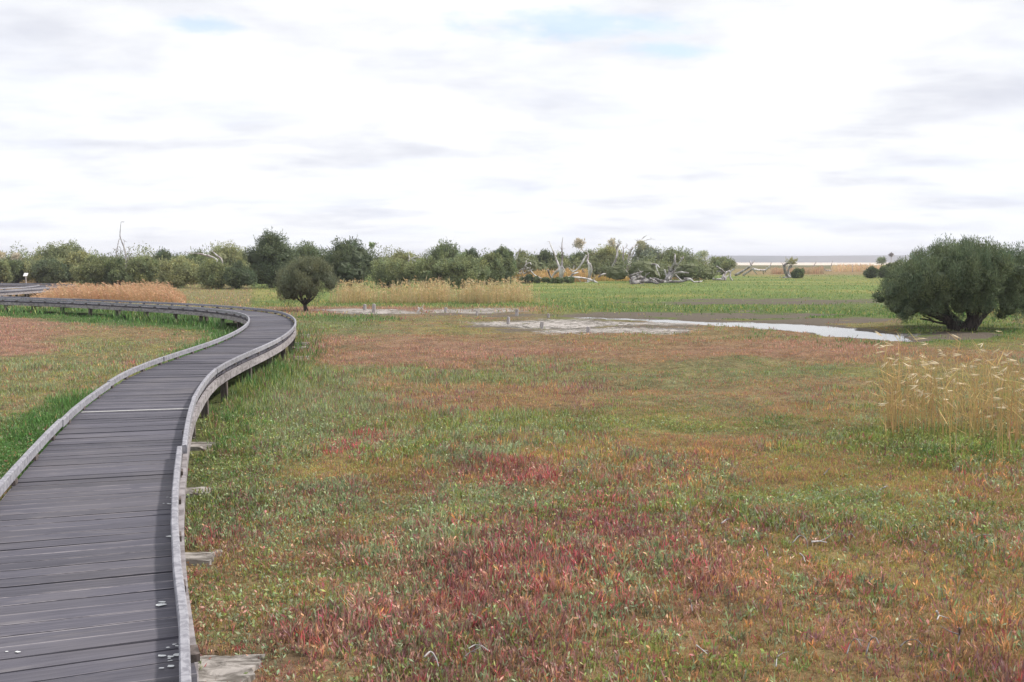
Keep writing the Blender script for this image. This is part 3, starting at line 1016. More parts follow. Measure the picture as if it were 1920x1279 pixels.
# meadow grass beyond the water
parts = []
x, y, px, py = scatter(514, 592, 0.30, 500, 5)
k = keep_off(x, y, px, py)
x, y, px, py = x[k], y[k], px[k], py[k]
N0 = len(x)
W, _, _ = weights(x, y)
kind = (W.cumsum(-1) < rng.random(N0)[:, None]).sum(-1).clip(0, 8)
col = PAL[kind] * rng.uniform(0.8, 1.5, (N0, 1)) * (0.8 + 0.5 * fbm(x / 2, y / 2, 3))[:, None]
dr = unit(np.c_[rng.normal(0, 0.4, (N0, 2)), np.ones(N0)])
V, C = blades(np.stack([x, y, ground_z(x, y) - 0.01], -1), dr, rng.uniform(0.05, 0.16, N0) * (1 + 1.6 * sstep(walk_dist(x, y), 2.2, 1.0)) * (0.4 + 1.3 * fbm(x / 3, y / 3, 8)), rng.uniform(0.02, 0.05, N0) * np.maximum(1, y / 60), col, 0.4)
tag(emit([(V, C)], 'meadow_grass', M['herb']), 'short bright green grass beyond the water', 'grass', kind='stuff')

# ------------------------------------------------------------------ reeds
def reeds(name, label, xs_, ys_, hs, wpx, colbase, lean, plume, leaves=3, plume_len=0.22, cvar=0.2, pl_col=(0.55, 0.42, 0.24), stiff=0.15):
    parts = []
    n = len(xs_)
    b0 = np.stack([xs_, ys_, ground_z(xs_, ys_) - 0.02], -1)
    col = np.array(colbase) * rng.uniform(1 - cvar, 1 + cvar, (n, 1)) * rng.uniform(0.9, 1.1, (n, 3))
    ld = np.c_[rng.normal(lean, stiff, n), rng.normal(0, stiff, n), np.ones(n)]
    d0 = unit(np.c_[ld[:, 0] * 0.3, ld[:, 1] * 0.3, ld[:, 2]])
    d1 = unit(np.c_[ld[:, 0] * 1.0, ld[:, 1], ld[:, 2]])
    w = np.full(n, wpx)
    side = unit(np.cross(d0, rng.normal(0, 1, (n, 3))))
    P0 = b0; P1 = b0 + d0 * hs[:, None] * 0.5; P2 = P1 + d1 * hs[:, None] * 0.5
    for sd2 in (side, np.cross(d0, side)):
        for A, B, wa, wb in ((P0, P1, w, w * .8), (P1, P2, w * .8, w * .4)):
            V = np.stack([A - sd2 * wa[:, None] / 2, A + sd2 * wa[:, None] / 2, B + sd2 * wb[:, None] / 2, B - sd2 * wb[:, None] / 2], 1)
            parts.append((V, np.repeat(col[:, None], 4, 1)))
    for k in range(leaves):
        t = rng.uniform(0.15, 0.95, n)[:, None]
        base = np.where(t < .5, P0 + (P1 - P0) * t * 2, P1 + (P2 - P1) * (t - .5) * 2)
        dd = unit(np.c_[rng.normal(lean * 2.2, 0.6, n), rng.normal(0, .6, n), rng.uniform(.1, 1.2, n)])
        parts.append(blades(base, dd, hs * rng.uniform(.12, .3, n), w * 1.5, col * rng.uniform(.8, 1.3, (n, 1)), .35))
    if plume:
        k = rng.random(n) < plume
        m_ = k.sum()
        pd = np.c_[rng.normal(-0.9, 0.15, m_), rng.normal(0, .3, m_), rng.normal(-0.05, .38, m_)]
        for q in range(6):
            dd = unit(pd + rng.normal(0, .13, (m_, 3)))
            parts.append(blades(P2[k] + dd * (q % 4) * 0.02 * plume_len / .2, dd, rng.uniform(.7, 1.1, m_) * plume_len, np.full(m_, wpx * 1.5), np.array(pl_col) * rng.uniform(.75, 1.25, (m_, 1)), .45))
    return tag(emit(parts, name, M['reed']), label, 'reeds', kind='stuff')


# right foreground bed
n = 430
cl_c = [(1700, 815, 34), (1745, 822, 30), (1665, 810, 26), (1800, 815, 40), (1850, 830, 45), (1900, 825, 40), (1960, 830, 60), (1725, 770, 60), (1830, 770, 90), (1930, 780, 70), (2040, 800, 70), (1640, 818, 18), (2150, 790, 80)]
xx, yy = [], []
for i in range(n):
    c0 = cl_c[rng.integers(len(cl_c))]
    p = at(c0[0] + 28 + rng.normal(0, c0[2] * .6), c0[1] + rng.normal(0, 9))
    xx.append(p[0]); yy.append(p[1])
for (a, b_) in ((1783, 880), (1790, 872), (1872, 880), (1880, 878), (1890, 870), (1868, 868), (1895, 858), (1930, 875), (1660, 842), (1602, 790)):
    p = at(a, b_); xx.append(p[0]); yy.append(p[1])
xx, yy = np.array(xx), np.array(yy)
hs = np.clip(rng.normal(0.74, 0.24, len(xx)), .25, 1.15)
hs[-10:] = (1.0, .85, 1.05, 1.2, 1.15, .9, 1.1, 1.2, .5, .45)
reeds('reed_bed', 'dry golden reeds with pale plumes blown to the left, right foreground', xx, yy, hs, 0.0070, (0.50, 0.36, 0.17), -0.10, 0.30, 3, 0.12, pl_col=(0.78, 0.67, 0.48))
# centre bed
n = 5200
pxr = rng.uniform(618, 1012, n); dep = rng.uniform(0, 1, n) ** 1.3
pts = np.array([at(a, 569 - 7 * d_ + 1.2 * math.sin(a / 23)) for a, d_ in zip(pxr, dep)])
cl_ = fbm(pts[:, 0] / .7, pts[:, 1] / 2, 51)
k = rng.random(n) < (sstep(cl_, .30, .60) * 0.55 + .18) * (.12 + .88 * sstep(pxr, 1015, 960)) * (.2 + .8 * sstep(pxr, 615, 650))
pts = pts[k]
hs = (.45 + .75 * rng.random(len(pts)) ** 1.4) * (0.55 + .75 * cl_[k]) * (1 - 0.25 * sstep(pts[:, 0], 0, 2))
reeds('reed_bed', 'straw yellow reed bed behind the line of bleached posts, centre', pts[:, 0], pts[:, 1], hs, 0.016, (0.60, 0.49, 0.285), 0.02, 0.25, 3, .12, pl_col=(.70, .50, .28))
# orange bed on the left
n = 3600
pxr = rng.uniform(62, 350, n); dep = rng.uniform(0, 1, n)
pts = np.array([at(a, 568 - (14 + 4 * math.sin(a / 40)) * d_ + max(0, (a - 300)) * .08) for a, d_ in zip(pxr, dep)])
taper = sstep(pxr, 62, 130) * sstep(pxr, 352, 318)
hs = (.45 + .6 * rng.random(n)) * (0.26 + .60 * taper) * (.6 + .7 * fbm(pts[:, 0] / .6, pts[:, 1] / .8, 99))
reeds('reed_bed', 'orange brown reed bed behind the far bend of the boardwalk, left', pts[:, 0], pts[:, 1], hs, 0.016, (0.56, 0.36, 0.215), -0.42, 0.3, 4, .14, pl_col=(.72, .50, .32))
# dry grass among the dead trees and out on the flats
for (x0, x1, yb, hpx, n, c0, lab) in ((905, 1110, 529, 26, 2200, (.66, .48, .24), 'straw grass among the leaning dead trunks in the centre'),
                                      (1112, 1190, 527, 13, 1200, (.72, .55, .25), 'low yellow grass left of the big dark fallen root mass'),
                                      (1190, 1330, 525, 14, 1100, (.55, .42, .25), 'tawny grass behind the fallen logs right of centre'),
                                      (1447, 1545, 514, 14, 1400, (.56, .42, .28), 'rusty orange grass around the lone twisted stump'),
                                      (1560, 1660, 510, 14, 1200, (.72, .55, .36), 'tan grass clumps left of the big round tree')):
    pxr = rng.uniform(x0, x1, n)
    yb_ = yb - rng.uniform(0, 3, n)
    pts = np.array([at(a, b_) for a, b_ in zip(pxr, yb_)])
    env = 0.45 + 0.8 * fbm(pts[:, 0] / 2.5, pts[:, 1] / 9, 66)
    reeds('dry_grass', lab, pts[:, 0], pts[:, 1], hpx * pts[:, 1] / FPX * rng.uniform(.5, 1, n) * env, 0.05 * pts[:, 1].mean() / 100, c0, -0.1, 0.0, 2)

# ------------------------------------------------------------------ shrubs and trees
def cube_sphere(k=4):
    V, F = [], []
    for ax in range(3):
        for sg in (-1, 1):
            b0 = len(V)
            for i in range(k + 1):
                for j in range(k + 1):
                    p = [0, 0, 0]; p[ax] = sg; p[(ax + 1) % 3] = 2 * i / k - 1; p[(ax + 2) % 3] = 2 * j / k - 1
                    V.append(p)
            for i in range(k):
                for j in range(k):
                    f = [b0 + i * (k + 1) + j, b0 + (i + 1) * (k + 1) + j, b0 + (i + 1) * (k + 1) + j + 1, b0 + i * (k + 1) + j + 1]
                    F.append(f if sg > 0 else f[::-1])
    return unit(np.array(V, float)), np.array(F)


CSV, CSF = cube_sphere(4)


def crown_mesh(lobes, n, leaf, col, updir=0.5, var=0.25, ragged=0.10, core=0.80, lobevar=0.28, wf=0.35, tips=None, sub=7, subr=0.42, sprig=0):
    """leaf-sized faces on many small clumps that sit on the main lobes"""
    big_ = np.array(lobes, float)
    subs = []
    for L_ in big_:
        for q in range(sub):
            d = unit(rng.normal(0, 1, 3)); d[2] = abs(d[2]) if rng.random() < .5 else d[2]
            rr = L_[3:6].mean() * subr * rng.uniform(.7, 1.3)
            subs.append([*(L_[:3] + d * L_[3:6] * rng.uniform(.70, .95)), rr, rr, rr * rng.uniform(1.1, 1.9)])
    lobes = np.array(subs) if sub else big_
    area = lobes[:, 3] ** 2
    li = rng.choice(len(lobes), n, p=area / area.sum())
    d = unit(rng.normal(0, 1, (n, 3)))
    r = 1.05 - np.abs(rng.normal(0, 0.38, n)) + .35 * rng.random(n) ** 6
    c = lobes[li]
    pos = c[:, :3] + d * c[:, 3:6] * r[:, None]
    dr = unit(d * 0.55 + np.array([0, 0, updir]) + rng.normal(0, .4, (n, 3)))
    lf_ = rng.uniform(1 - lobevar, 1 + lobevar, len(lobes))
    lh = rng.uniform(-1, 1, len(lobes))
    cc = np.array(col) * lf_[li][:, None] * rng.uniform(1 - var, 1 + var, (n, 1)) * (1 + np.stack([lh * .12, lh * .02, -lh * .12], -1)[li])
    if tips is not None:
        cc = np.where((rng.random(n) < 0.12)[:, None], np.array(tips) * rng.uniform(.8, 1.2, (n, 1)), cc)
    if sprig:
        # twigs that stand out of the crown, each carrying its own leaves
        top_ = big_[rng.integers(len(big_), size=sprig)]
        dd = rng.normal(0, 1, (sprig, 3)); dd[:, 2] = np.abs(dd[:, 2]) + .3; dd = unit(dd)
        b0_ = top_[:, :3] + dd * top_[:, 3:6] * .9
        ud = unit(dd * .5 + np.array([0, 0, 1.0]) + rng.normal(0, .2, (sprig, 3)))
        ll = big_[:, 3].mean() * rng.uniform(.35, .95, sprig)
        k_ = 16
        t_ = np.tile(np.linspace(0, 1, k_), sprig)
        b1_ = np.repeat(b0_, k_, 0) + np.repeat(ud * ll[:, None], k_, 0) * t_[:, None]
        d1_ = unit(np.repeat(ud, k_, 0) + rng.normal(0, .5, (sprig * k_, 3)))
        pos = np.vstack([pos, b1_]); dr = np.vstack([dr, d1_])
        cc = np.vstack([cc, np.array(col) * rng.uniform(.8, 1.5, (sprig * k_, 1))])
    ok = pos[:, 2] > 0.03
    V, C = blades(pos[ok], dr[ok], leaf * rng.uniform(.6, 1.5, ok.sum()), leaf * wf * rng.uniform(.7, 1.3, ok.sum()), cc[ok], .5)
    mb = MB()
    mb.V.append(V.reshape(-1, 3)); mb.F.append(np.arange(len(V) * 4).reshape(-1, 4)); mb.C.append(C.reshape(-1, 3)); mb.U.append(np.zeros((len(V) * 4, 2))); mb.n = len(V) * 4
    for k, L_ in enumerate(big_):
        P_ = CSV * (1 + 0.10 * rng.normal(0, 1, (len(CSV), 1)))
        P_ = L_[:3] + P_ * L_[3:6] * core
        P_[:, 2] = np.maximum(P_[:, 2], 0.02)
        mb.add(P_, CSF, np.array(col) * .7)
    return mb


def envelope_lobes(cx, cy, z0, z1, rx, ry, n, rs=(0.26, 0.42), flat=0.35, squash=0.8):
    """lobes filling a dome whose widest part sits low"""
    out = []
    h = z1 - z0
    for i in range(n):
        th = random.uniform(0, 2 * math.pi)
        t = random.random() ** 1.1
        rad = math.sqrt(max(0, 1 - (max(0, t - flat) / (1 - flat)) ** 2)) * (0.82 + .18 * min(1, t / max(flat, .01)))
        s = random.uniform(*rs)
        q = (random.random() ** 0.45) * max(0, rad - s * .8)
        r_ = s * min(rx, h * 0.75)
        z = z0 + r_ * squash + (h - 2 * r_ * squash) * t
        out.append((cx + q * rx * math.cos(th), cy + q * ry * math.sin(th), z, r_ * random.uniform(.9, 1.2), r_ * random.uniform(.9, 1.2), r_ * squash * random.uniform(.85, 1.15)))
    return out


OLV = (0.215, 0.240, 0.115); DKG = (0.120, 0.148, 0.080); LOL = (0.30, 0.31, 0.155); GGR = (0.225, 0.240, 0.165); MID = (0.165, 0.200, 0.098)
shrubs = [
    # x0, x1, ytop, ybase, colour, lobes, label
    (70, 168, 457, 531, OLV, 16, 'tall domed shrub rising above the row near the left edge'),
    (-30, 24, 488, 533, OLV, 9, 'olive shrub cut by the left edge of the photo'),
    (12, 52, 491, 532, MID, 8, 'rounded shrub directly behind the small white panel sign'),
    (42, 102, 480, 532, LOL, 10, 'light olive shrub in front of the tall dome at left'),
    (62, 132, 487, 536, DKG, 11, 'dark shrub behind the left end of the orange reeds'),
    (108, 192, 476, 535, LOL, 12, 'yellowish olive shrub just right of the tall dome'),
    (146, 214, 483, 538, OLV, 11, 'broad olive shrub left of the twin grey snag'),
    (196, 252, 482, 538, MID, 10, 'green shrub in front of the twin grey snag'),
    (238, 302, 483, 539, OLV, 11, 'olive shrub just right of the twin grey snag'),
    (276, 332, 470, 532, DKG, 9, 'dark rounded shrub top right of the twin grey snag'),
    (284, 386, 485, 541, LOL, 15, 'wide weeping shrub above the right end of the orange reeds'),
    (328, 420, 475, 533, MID, 12, 'green shrub left of the white fallen limbs'),
    (374, 474, 462, 532, LOL, 15, 'pale olive shrub behind the white fallen limbs'),
    (368, 434, 490, 542, OLV, 11, 'low olive shrub below the white fallen limbs'),
    (418, 476, 494, 543, DKG, 10, 'low dark shrub at the left foot of the tallest tree'),
    (458, 560, 440, 541, DKG, 24, 'tallest dark tree of the whole row, left of the small round tree'),
    (530, 618, 456, 538, MID, 15, 'green tree between the tallest tree and its dark neighbour'),
    (610, 700, 451, 539, DKG, 22, 'dense dark tree right of the small round tree'),
    (690, 772, 484, 540, OLV, 13, 'olive shrub left of the white forked snag'),
    (722, 794, 474, 531, LOL, 9, 'pale grey green shrub behind the white forked snag'),
    (758, 852, 486, 541, OLV, 15, 'feathery olive shrub right of the white forked snag'),
    (794, 880, 461, 532, MID, 15, 'high rounded tree above the middle of the straw reeds'),
    (852, 908, 469, 533, DKG, 11, 'dark tree right of the high rounded tree over the straw reeds'),
    (822, 918, 483, 542, OLV, 14, 'spreading olive shrub just behind the straw reeds'),
    (896, 946, 475, 535, OLV, 10, 'olive shrub left of the pair of leaning white trunks'),
    (918, 968, 470, 530, MID, 10, 'green shrub behind the first leaning white trunk'),
    (962, 1006, 469, 528, OLV, 10, 'olive shrub right of the pair of leaning white trunks'),
    (998, 1044, 471, 527, DKG, 9, 'dark shrub left of the tall V shaped snag'),
    (1030, 1078, 477, 526, OLV, 9, 'olive shrub seen through the tall V shaped snag'),
    (1064, 1132, 472, 526, MID, 13, 'green shrub below the floating grey twig crown'),
    (1106, 1180, 464, 527, LOL, 13, 'yellow green shrub behind the thick leaning white trunk'),
    (1180, 1238, 463, 525, GGR, 12, 'grey green shrub right of the tallest white dead tree'),
    (1222, 1304, 467, 525, OLV, 15, 'wide domed olive shrub behind the pointed stump'),
    (1286, 1326, 489, 520, DKG, 8, 'low dark shrub left of the small crowned gum'),
    (1324, 1380, 484, 517, OLV, 10, 'last olive shrub of the row before the open flats'),
    (896, 928, 508, 534, MID, 6, 'low green bush at the right end of the straw reeds'),
    (940, 964, 513, 533, DKG, 5, 'small dark bush below the leaning white trunks'),
    (974, 1014, 519, 532, DKG, 6, 'flat dark bush below the curled white limbs'),
    (1014, 1084, 521, 532, MID, 8, 'long low bush at the foot of the V shaped snag'),
    (1620, 1645, 504, 522, DKG, 6, 'small dark bush just left of the big round tree'),
    (1638, 1702, 497, 522, MID, 9, 'green bush half hidden behind the big round tree'),
    (1486, 1506, 505, 522, MID, 6, 'little bush at the right foot of the lone twisted stump'),
]
for i, (x0, x1, yt, yb, c0, nl, lab) in enumerate(shrubs):
    b0 = at((x0 + x1) / 2, yb); D = b0[1]
    if x0 >= 890 and yb < 530 and x0 < 1400: b0 = b0 * (D + 8) / D; D += 8; b0[2] = 0
    k = D / FPX
    rx = (x1 - x0) / 2 * k * 1.22; top = at(960, yt, Y=D)[2] * 1.0
    ry = max(rx * random.uniform(.7, .95), 0.3)
    cy = D + ry
    sc = (D + ry) / D
    root = empty('tree' if yt < 470 else 'shrub', (b0[0] * sc, cy, 0), lab, 'tree' if yt < 470 else 'shrub', 'shrubs and trees behind the marsh')
    lobes = envelope_lobes(b0[0] * sc, cy, 0.0, H + (top - H) * sc, rx, ry, nl + 14, (0.22, 0.42), 0.55, 0.85)
    px2 = (x1 - x0) * (yb - yt)
    nleaf = int(min(17000, 3000 + px2 * 2.6))
    weep = 0.35 if c0 in (DKG, MID) else -0.1
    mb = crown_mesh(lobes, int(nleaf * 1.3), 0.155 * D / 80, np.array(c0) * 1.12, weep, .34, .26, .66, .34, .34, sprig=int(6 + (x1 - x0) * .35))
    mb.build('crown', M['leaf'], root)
    tb = MB()
    for q in range(3):
        a = random.uniform(0, 6.28); r1 = rx * random.uniform(.2, .5)
        tb.tube([(b0[0] * sc + .1 * math.cos(a), cy + .1 * math.sin(a), -.05), (b0[0] * sc + r1 * .4 * math.cos(a), cy + r1 * .4 * math.sin(a), top * .3),
                 (b0[0] * sc + r1 * math.cos(a), cy + r1 * math.sin(a), top * .62)], (.10, .07, .03), 6)
    tb.build('trunk', M['bark'], root, True)


def ray_field(px, py, D, amp, ph):
    """smooth depth offset so traced limbs bend towards and away from the viewer yet stay joined"""
    return D + amp * (math.sin(px * .11 + ph) + .6 * math.sin(py * .17 + 2 * ph))


def dead(name, lab, cat, yb, limbs, amp=0.5, ph=0.0, crown=None, matl='dead', group=None, tone=1.0, extra=3, sides=8):
    D = gY(yb)
    first = limbs[0][0][0]
    loc = at(first[0], yb)
    root = None
    if crown:
        root = empty(name, tuple(float(v_) for v_ in loc), lab, cat, group)
    mb = MB()
    for pl_, w0, w1 in limbs:
        pts = []
        for (a, b_) in pl_:
            p = at(a, b_, Y=ray_field(a, b_, D, amp, ph)); p[2] = max(p[2], -0.02); pts.append(p)
        pts = catmull(pts, 4) if len(pts) > 2 else np.array([pts[0], (pts[0] + pts[1]) / 2 + rng.normal(0, .02, 3), pts[1]])
        rr = np.linspace(w0, w1, len(pts)) * 1.02 * D / FPX / 2 * rng.uniform(.88, 1.15, len(pts))
        mb.tube(pts, rr, sides, (tone * rng.uniform(.85, 1.12),) * 3, .10)
    # fine broken twigs
    for pl_, w0, w1 in limbs:
        if extra and len(limbs) > 1:
            for q in range(extra):
                (a, b_) = pl_[random.randrange(1, len(pl_))]
                p = at(a, b_, Y=ray_field(a, b_, D, amp, ph))
                d_ = np.array([random.uniform(-1, 1), random.uniform(-1, 1), random.uniform(-.2, 1)]) * .35 * D / 100
                mb.tube([p, p + d_ * .6, p + d_ + rng.normal(0, .05, 3)], (.02 * D / 100, .014 * D / 100, .006 * D / 100), 4, (tone,) * 3)
    o = mb.build('trunk' if root else name, M[matl], root, True)
    if root:
        for (cx_, cy_, rx_, ry_, cc, nn, leaf_) in crown:
            lob = []
            for q in range(7):
                a = random.uniform(0, 6.28); e_ = random.random()
                p = at(cx_ + rx_ * .62 * math.cos(a) * e_, cy_ + ry_ * .6 * math.sin(a) * e_, Y=D + random.uniform(-.5, .5) * rx_ * D / FPX)
                r_ = rx_ * .48 * D / FPX
                lob.append((*p, r_, r_, min(r_, ry_ * .6 * D / FPX)))
            crown_mesh(lob, int(nn * .6), leaf_ * D / 100, tuple(min(.6, 1.9 * q_) for q_ in cc), .2, .35, .5, .1, .25, .25, sub=4, sprig=12).build('crown', M['leaf'], root)
    else:
        tag(o, lab, cat, group)
    return o


def c1(L):   # crop 1 pixel -> photo
    return [(a / 4, b_ / 4 + 400) for a, b_ in L]
def c2(L):
    return [(440 + a / 4, b_ / 4 + 400) for a, b_ in L]
def c3(L):
    return [(900 + a * .15625, 420 + b_ * .15625) for a, b_ in L]
def c4(L):
    return [(1150 + a * .15625, 420 + b_ * .15625) for a, b_ in L]
def c5(L):
    return [(1380 + a / 6, 450 + b_ / 6) for a, b_ in L]


GD = 'bleached dead trees and logs'
dead('dead_tree', 'tall thin twin grey snag standing above the shrubs at left', 'dead tree', 530,
     [(c1([(945, 520), (945, 345), (935, 270), (905, 190), (900, 150), (908, 65)]), 3.4, .8), (c1([(940, 420), (875, 330), (880, 260), (892, 195)]), 2.4, 1.0),
      (c1([(900, 400), (897, 330), (907, 262)]), 1.8, .7), (c1([(950, 400), (966, 320), (967, 252)]), 1.8, .8), (c1([(930, 262), (932, 208)]), 1.1, .5),
      (c1([(873, 300), (860, 275)]), .9, .4)], .2, 1, group=GD, tone=.62)
dead('fallen_limb', 'long white limb leaning over the shrubs left of the tallest tree', 'dead tree', 533,
     [(c1([(1680, 540), (1650, 420), (1625, 350), (1560, 318), (1480, 300)]), 5, 2.6), (c1([(1480, 300), (1430, 298), (1380, 288)]), 1.6, .6),
      (c1([(1660, 420), (1665, 355), (1630, 318), (1600, 292)]), 4.2, 1.8)], .2, 2, group=GD)
dead('dead_tree', 'white forked snag among shrubs above the left half of the straw reeds', 'dead tree', 534,
     [(c2([(1300, 540), (1295, 410), (1310, 340), (1300, 280)]), 6, 1.2), (c2([(1305, 360), (1350, 330), (1420, 335)]), 3, 1), (c2([(1320, 345), (1350, 350), (1357, 388)]), 2.4, 1),
      (c2([(1300, 420), (1275, 405), (1245, 395)]), 2.6, 1), (c2([(1330, 380), (1340, 345), (1320, 335)]), 2, 1)], .3, .4, group=GD, extra=1)
dead('dead_branch', 'bare twigs sticking out of the dense dark tree right of the small round tree', 'branch', 536,
     [(c2([(960, 420), (1020, 350), (1010, 310), (1037, 290)]), 1.8, .7), (c2([(960, 300), (1000, 270), (1040, 245), (1068, 235)]), 2.0, .6), (c2([(1020, 260), (1060, 228)]), 1.0, .5)], .1, 1.2, group=GD, tone=.6,
     crown=[(440 + 1030 / 4, 400 + 250 / 4, 7, 4, MID, 260, .2)])
dead('dead_branch', 'single broken twig left of the dense dark tree', 'branch', 536, [(c2([(760, 340), (715, 270), (690, 240)]), 1.8, .7)], .1, 1.2, group=GD, tone=.55)
dead('dead_tree', 'left of the pair of leaning white trunks', 'dead tree', 528, [(c3([(300, 690), (300, 525), (312, 430), (325, 370), (346, 322)]), 4.0, 1.6)], .1, .4, group=GD)
dead('dead_tree', 'right of the pair of leaning white trunks', 'dead tree', 529, [(c3([(365, 700), (378, 575), (400, 470), (440, 400), (468, 320), (490, 288)]), 4.2, 1.2)], .1, 2.4, group=GD)
dead('fallen_branch', 'curled white fallen limbs right of the pair of leaning trunks', 'dead tree', 529,
     [(c3([(510, 640), (515, 575), (540, 500), (570, 475), (600, 465), (615, 490)]), 3.2, 1.4), (c3([(545, 520), (555, 440)]), 2, 1), (c3([(470, 570), (500, 545), (550, 545), (605, 520)]), 3.2, 1.6),
      (c3([(375, 580), (460, 592), (540, 592), (600, 560), (650, 610), (740, 655)]), 4, 2.2), (c3([(400, 640), (540, 640), (680, 640)]), 2.2, 1.5), (c3([(570, 590), (600, 540), (560, 520)]), 2.2, 1.2)], .5, .7, group=GD, extra=1)
dead('dead_tree', 'tall V shaped snag with two thin upright arms', 'dead tree', 529,
     [(c3([(960, 690), (965, 560), (935, 480), (910, 410), (880, 330), (850, 260), (833, 208)]), 5, 1.2), (c3([(985, 690), (975, 530), (985, 470), (990, 390), (983, 300), (985, 230), (996, 158)]), 4.5, 1.0),
      (c3([(984, 335), (978, 305), (964, 285)]), 1.6, .7), (c3([(960, 540), (900, 590), (850, 650)]), 6, 3.5), (c3([(985, 505), (1005, 540), (1022, 582)]), 3, 1.3), (c3([(985, 540), (1000, 590), (982, 660)]), 3, 2.2)], .4, .3, group=GD)
dead('fallen_branch', 'dark grey branch lying below the V shaped snag', 'dead tree', 531, [(c3([(815, 550), (835, 610), (865, 655), (900, 700), (960, 715), (1020, 745)]), 3.6, 2), (c3([(900, 700), (900, 730), (915, 745)]), 2.4, 1.4)], .3, .2, group=GD, tone=.5)
dead('dead_tree', 'crooked dead tree with a sickle limb and grey twiggy crown', 'dead tree', 529,
     [(c3([(1300, 710), (1312, 640), (1310, 500), (1290, 440), (1300, 380), (1278, 312)]), 6.5, 1.6), (c3([(1275, 372), (1250, 420), (1210, 490), (1160, 550), (1110, 570), (1068, 528)]), 3.8, 2.0),
      (c3([(1318, 470), (1338, 560), (1315, 650)]), 4, 3), (c3([(1112, 560), (1125, 520), (1137, 500)]), 1.6, .8), (c3([(1230, 540), (1247, 585)]), 2.2, 1.2),
      (c3([(1275, 335), (1235, 320), (1215, 285), (1180, 255), (1150, 240)]), 1.6, .7), (c3([(1215, 285), (1235, 240), (1262, 225)]), 1.2, .5)], .4, .9,
     crown=[(900 + 1190 * .15625, 420 + 245 * .15625, 13, 7.5, (.30, .27, .22), 900, .22)], group=GD)
dead('fallen_log', 'long pale log with forked ends lying below the sickle limbed tree', 'log', 530,
     [(c3([(990, 665), (1100, 640), (1250, 652), (1350, 680), (1410, 705)]), 4.5, 3), (c3([(1080, 645), (1120, 600), (1175, 583)]), 4, 2.4), (c3([(1310, 670), (1290, 720), (1258, 748)]), 3, 1.6), (c3([(1180, 655), (1210, 700)]), 2, 1),
      (c3([(1350, 690), (1375, 650)]), 2, 1.2)], .5, .1, group=GD)
dead('dead_tree', 'thick leaning white trunk with wispy grey crown', 'dead tree', 526,
     [(c3([(1540, 640), (1555, 550), (1605, 495), (1632, 420), (1648, 360), (1640, 300), (1655, 250)]), 6.5, 2.0), (c3([(1640, 310), (1600, 260), (1555, 235)]), 1.8, .8), (c3([(1650, 280), (1680, 245), (1690, 230)]), 1.6, .6)], .4, 1.9,
     crown=[(900 + 1610 * .15625, 420 + 238 * .15625, 12, 5, (.30, .28, .23), 650, .2)], group=GD)
dead('fallen_log', 'curved log with dark arch between the thick trunk and tallest dead tree', 'log', 527, [(c3([(1420, 640), (1460, 610), (1550, 588), (1612, 578)]), 3.4, 1.8), (c3([(1600, 600), (1650, 535), (1700, 515), (1750, 560), (1770, 620)]), 2.6, 2.2)], .4, .5, group=GD, tone=.75)
dead('dead_tree', 'slim pale upright trunk left beside the tallest white dead tree', 'dead tree', 526, [(c3([(1725, 660), (1730, 600), (1725, 480), (1718, 400), (1722, 330), (1715, 258)]), 4.6, 1.6), (c3([(1735, 610), (1748, 520), (1750, 455)]), 3, 2), (c3([(1720, 300), (1760, 275), (1768, 250)]), 1.3, .6)], .3, 2.9, group=GD, tone=.85)
dead('dead_tree', 'tallest white dead tree with a bent top reaching right', 'dead tree', 526,
     [(c4([(175, 670), (172, 600), (178, 480), (192, 380), (215, 310), (262, 260), (320, 222), (350, 172), (405, 133)]), 6.5, 1.0), (c4([(205, 660), (203, 560), (206, 460), (228, 375), (243, 330)]), 5, 2),
      (c4([(335, 210), (400, 192), (462, 180)]), 1.5, .6), (c4([(300, 235), (285, 205)]), 1.2, .6), (c4([(215, 320), (190, 310), (165, 290)]), 1.6, .7)], .5, .6,
     crown=[(1150 + 330 * .15625, 420 + 262 * .15625, 11, 6, (.22, .21, .14), 700, .2)], group=GD)
dead('dead_tree', 'thin grey trunk standing against the grey green shrub', 'dead tree', 525, [(c4([(300, 600), (300, 500), (292, 400)]), 2.4, 1.2), (c4([(300, 520), (340, 515), (400, 520)]), 1.6, .8)], .2, .6, group=GD, tone=.55)
dead('fallen_log', 'big dark root mass and log heap at the left of the fallen timber', 'log', 533,
     [(c4([(215, 700), (250, 650), (330, 640), (420, 680), (540, 718)]), 9, 3), (c4([(225, 712), (320, 690), (450, 690), (600, 690)]), 9, 6), (c4([(220, 670), (200, 625), (290, 590), (350, 570)]), 4, 2.5), (c4([(370, 650), (400, 610), (436, 586)]), 3, 1.5),
      (c4([(275, 680), (330, 722), (370, 726)]), 4, 2), (c4([(300, 650), (280, 620), (330, 600)]), 4, 2), (c4([(430, 670), (500, 655), (560, 680)]), 5, 3)], .9, .2, group=GD, tone=.45, extra=2)
dead('fallen_branch', 'pale weathered branches heaped on the dark root mass', 'log', 533,
     [(c4([(222, 665), (250, 640), (300, 600)]), 3.4, 1.4), (c4([(285, 680), (330, 720)]), 2.6, 1.4), (c4([(440, 650), (500, 680), (545, 715)]), 2.6, 1.6), (c4([(200, 630), (260, 600), (340, 580)]), 2.4, 1.2)], 1.0, 1.2, group=GD, tone=1.0)
dead('fallen_branch', 'arching white branch between the tallest dead tree and pointed stump', 'dead tree', 529,
     [(c4([(430, 600), (440, 510), (470, 483), (520, 490), (552, 528)]), 3.4, 2.4), (c4([(515, 492), (520, 540), (545, 600), (560, 640)]), 3, 1.6), (c4([(350, 520), (400, 520), (450, 500)]), 2.2, 1.8)], .4, .3, group=GD, extra=1)
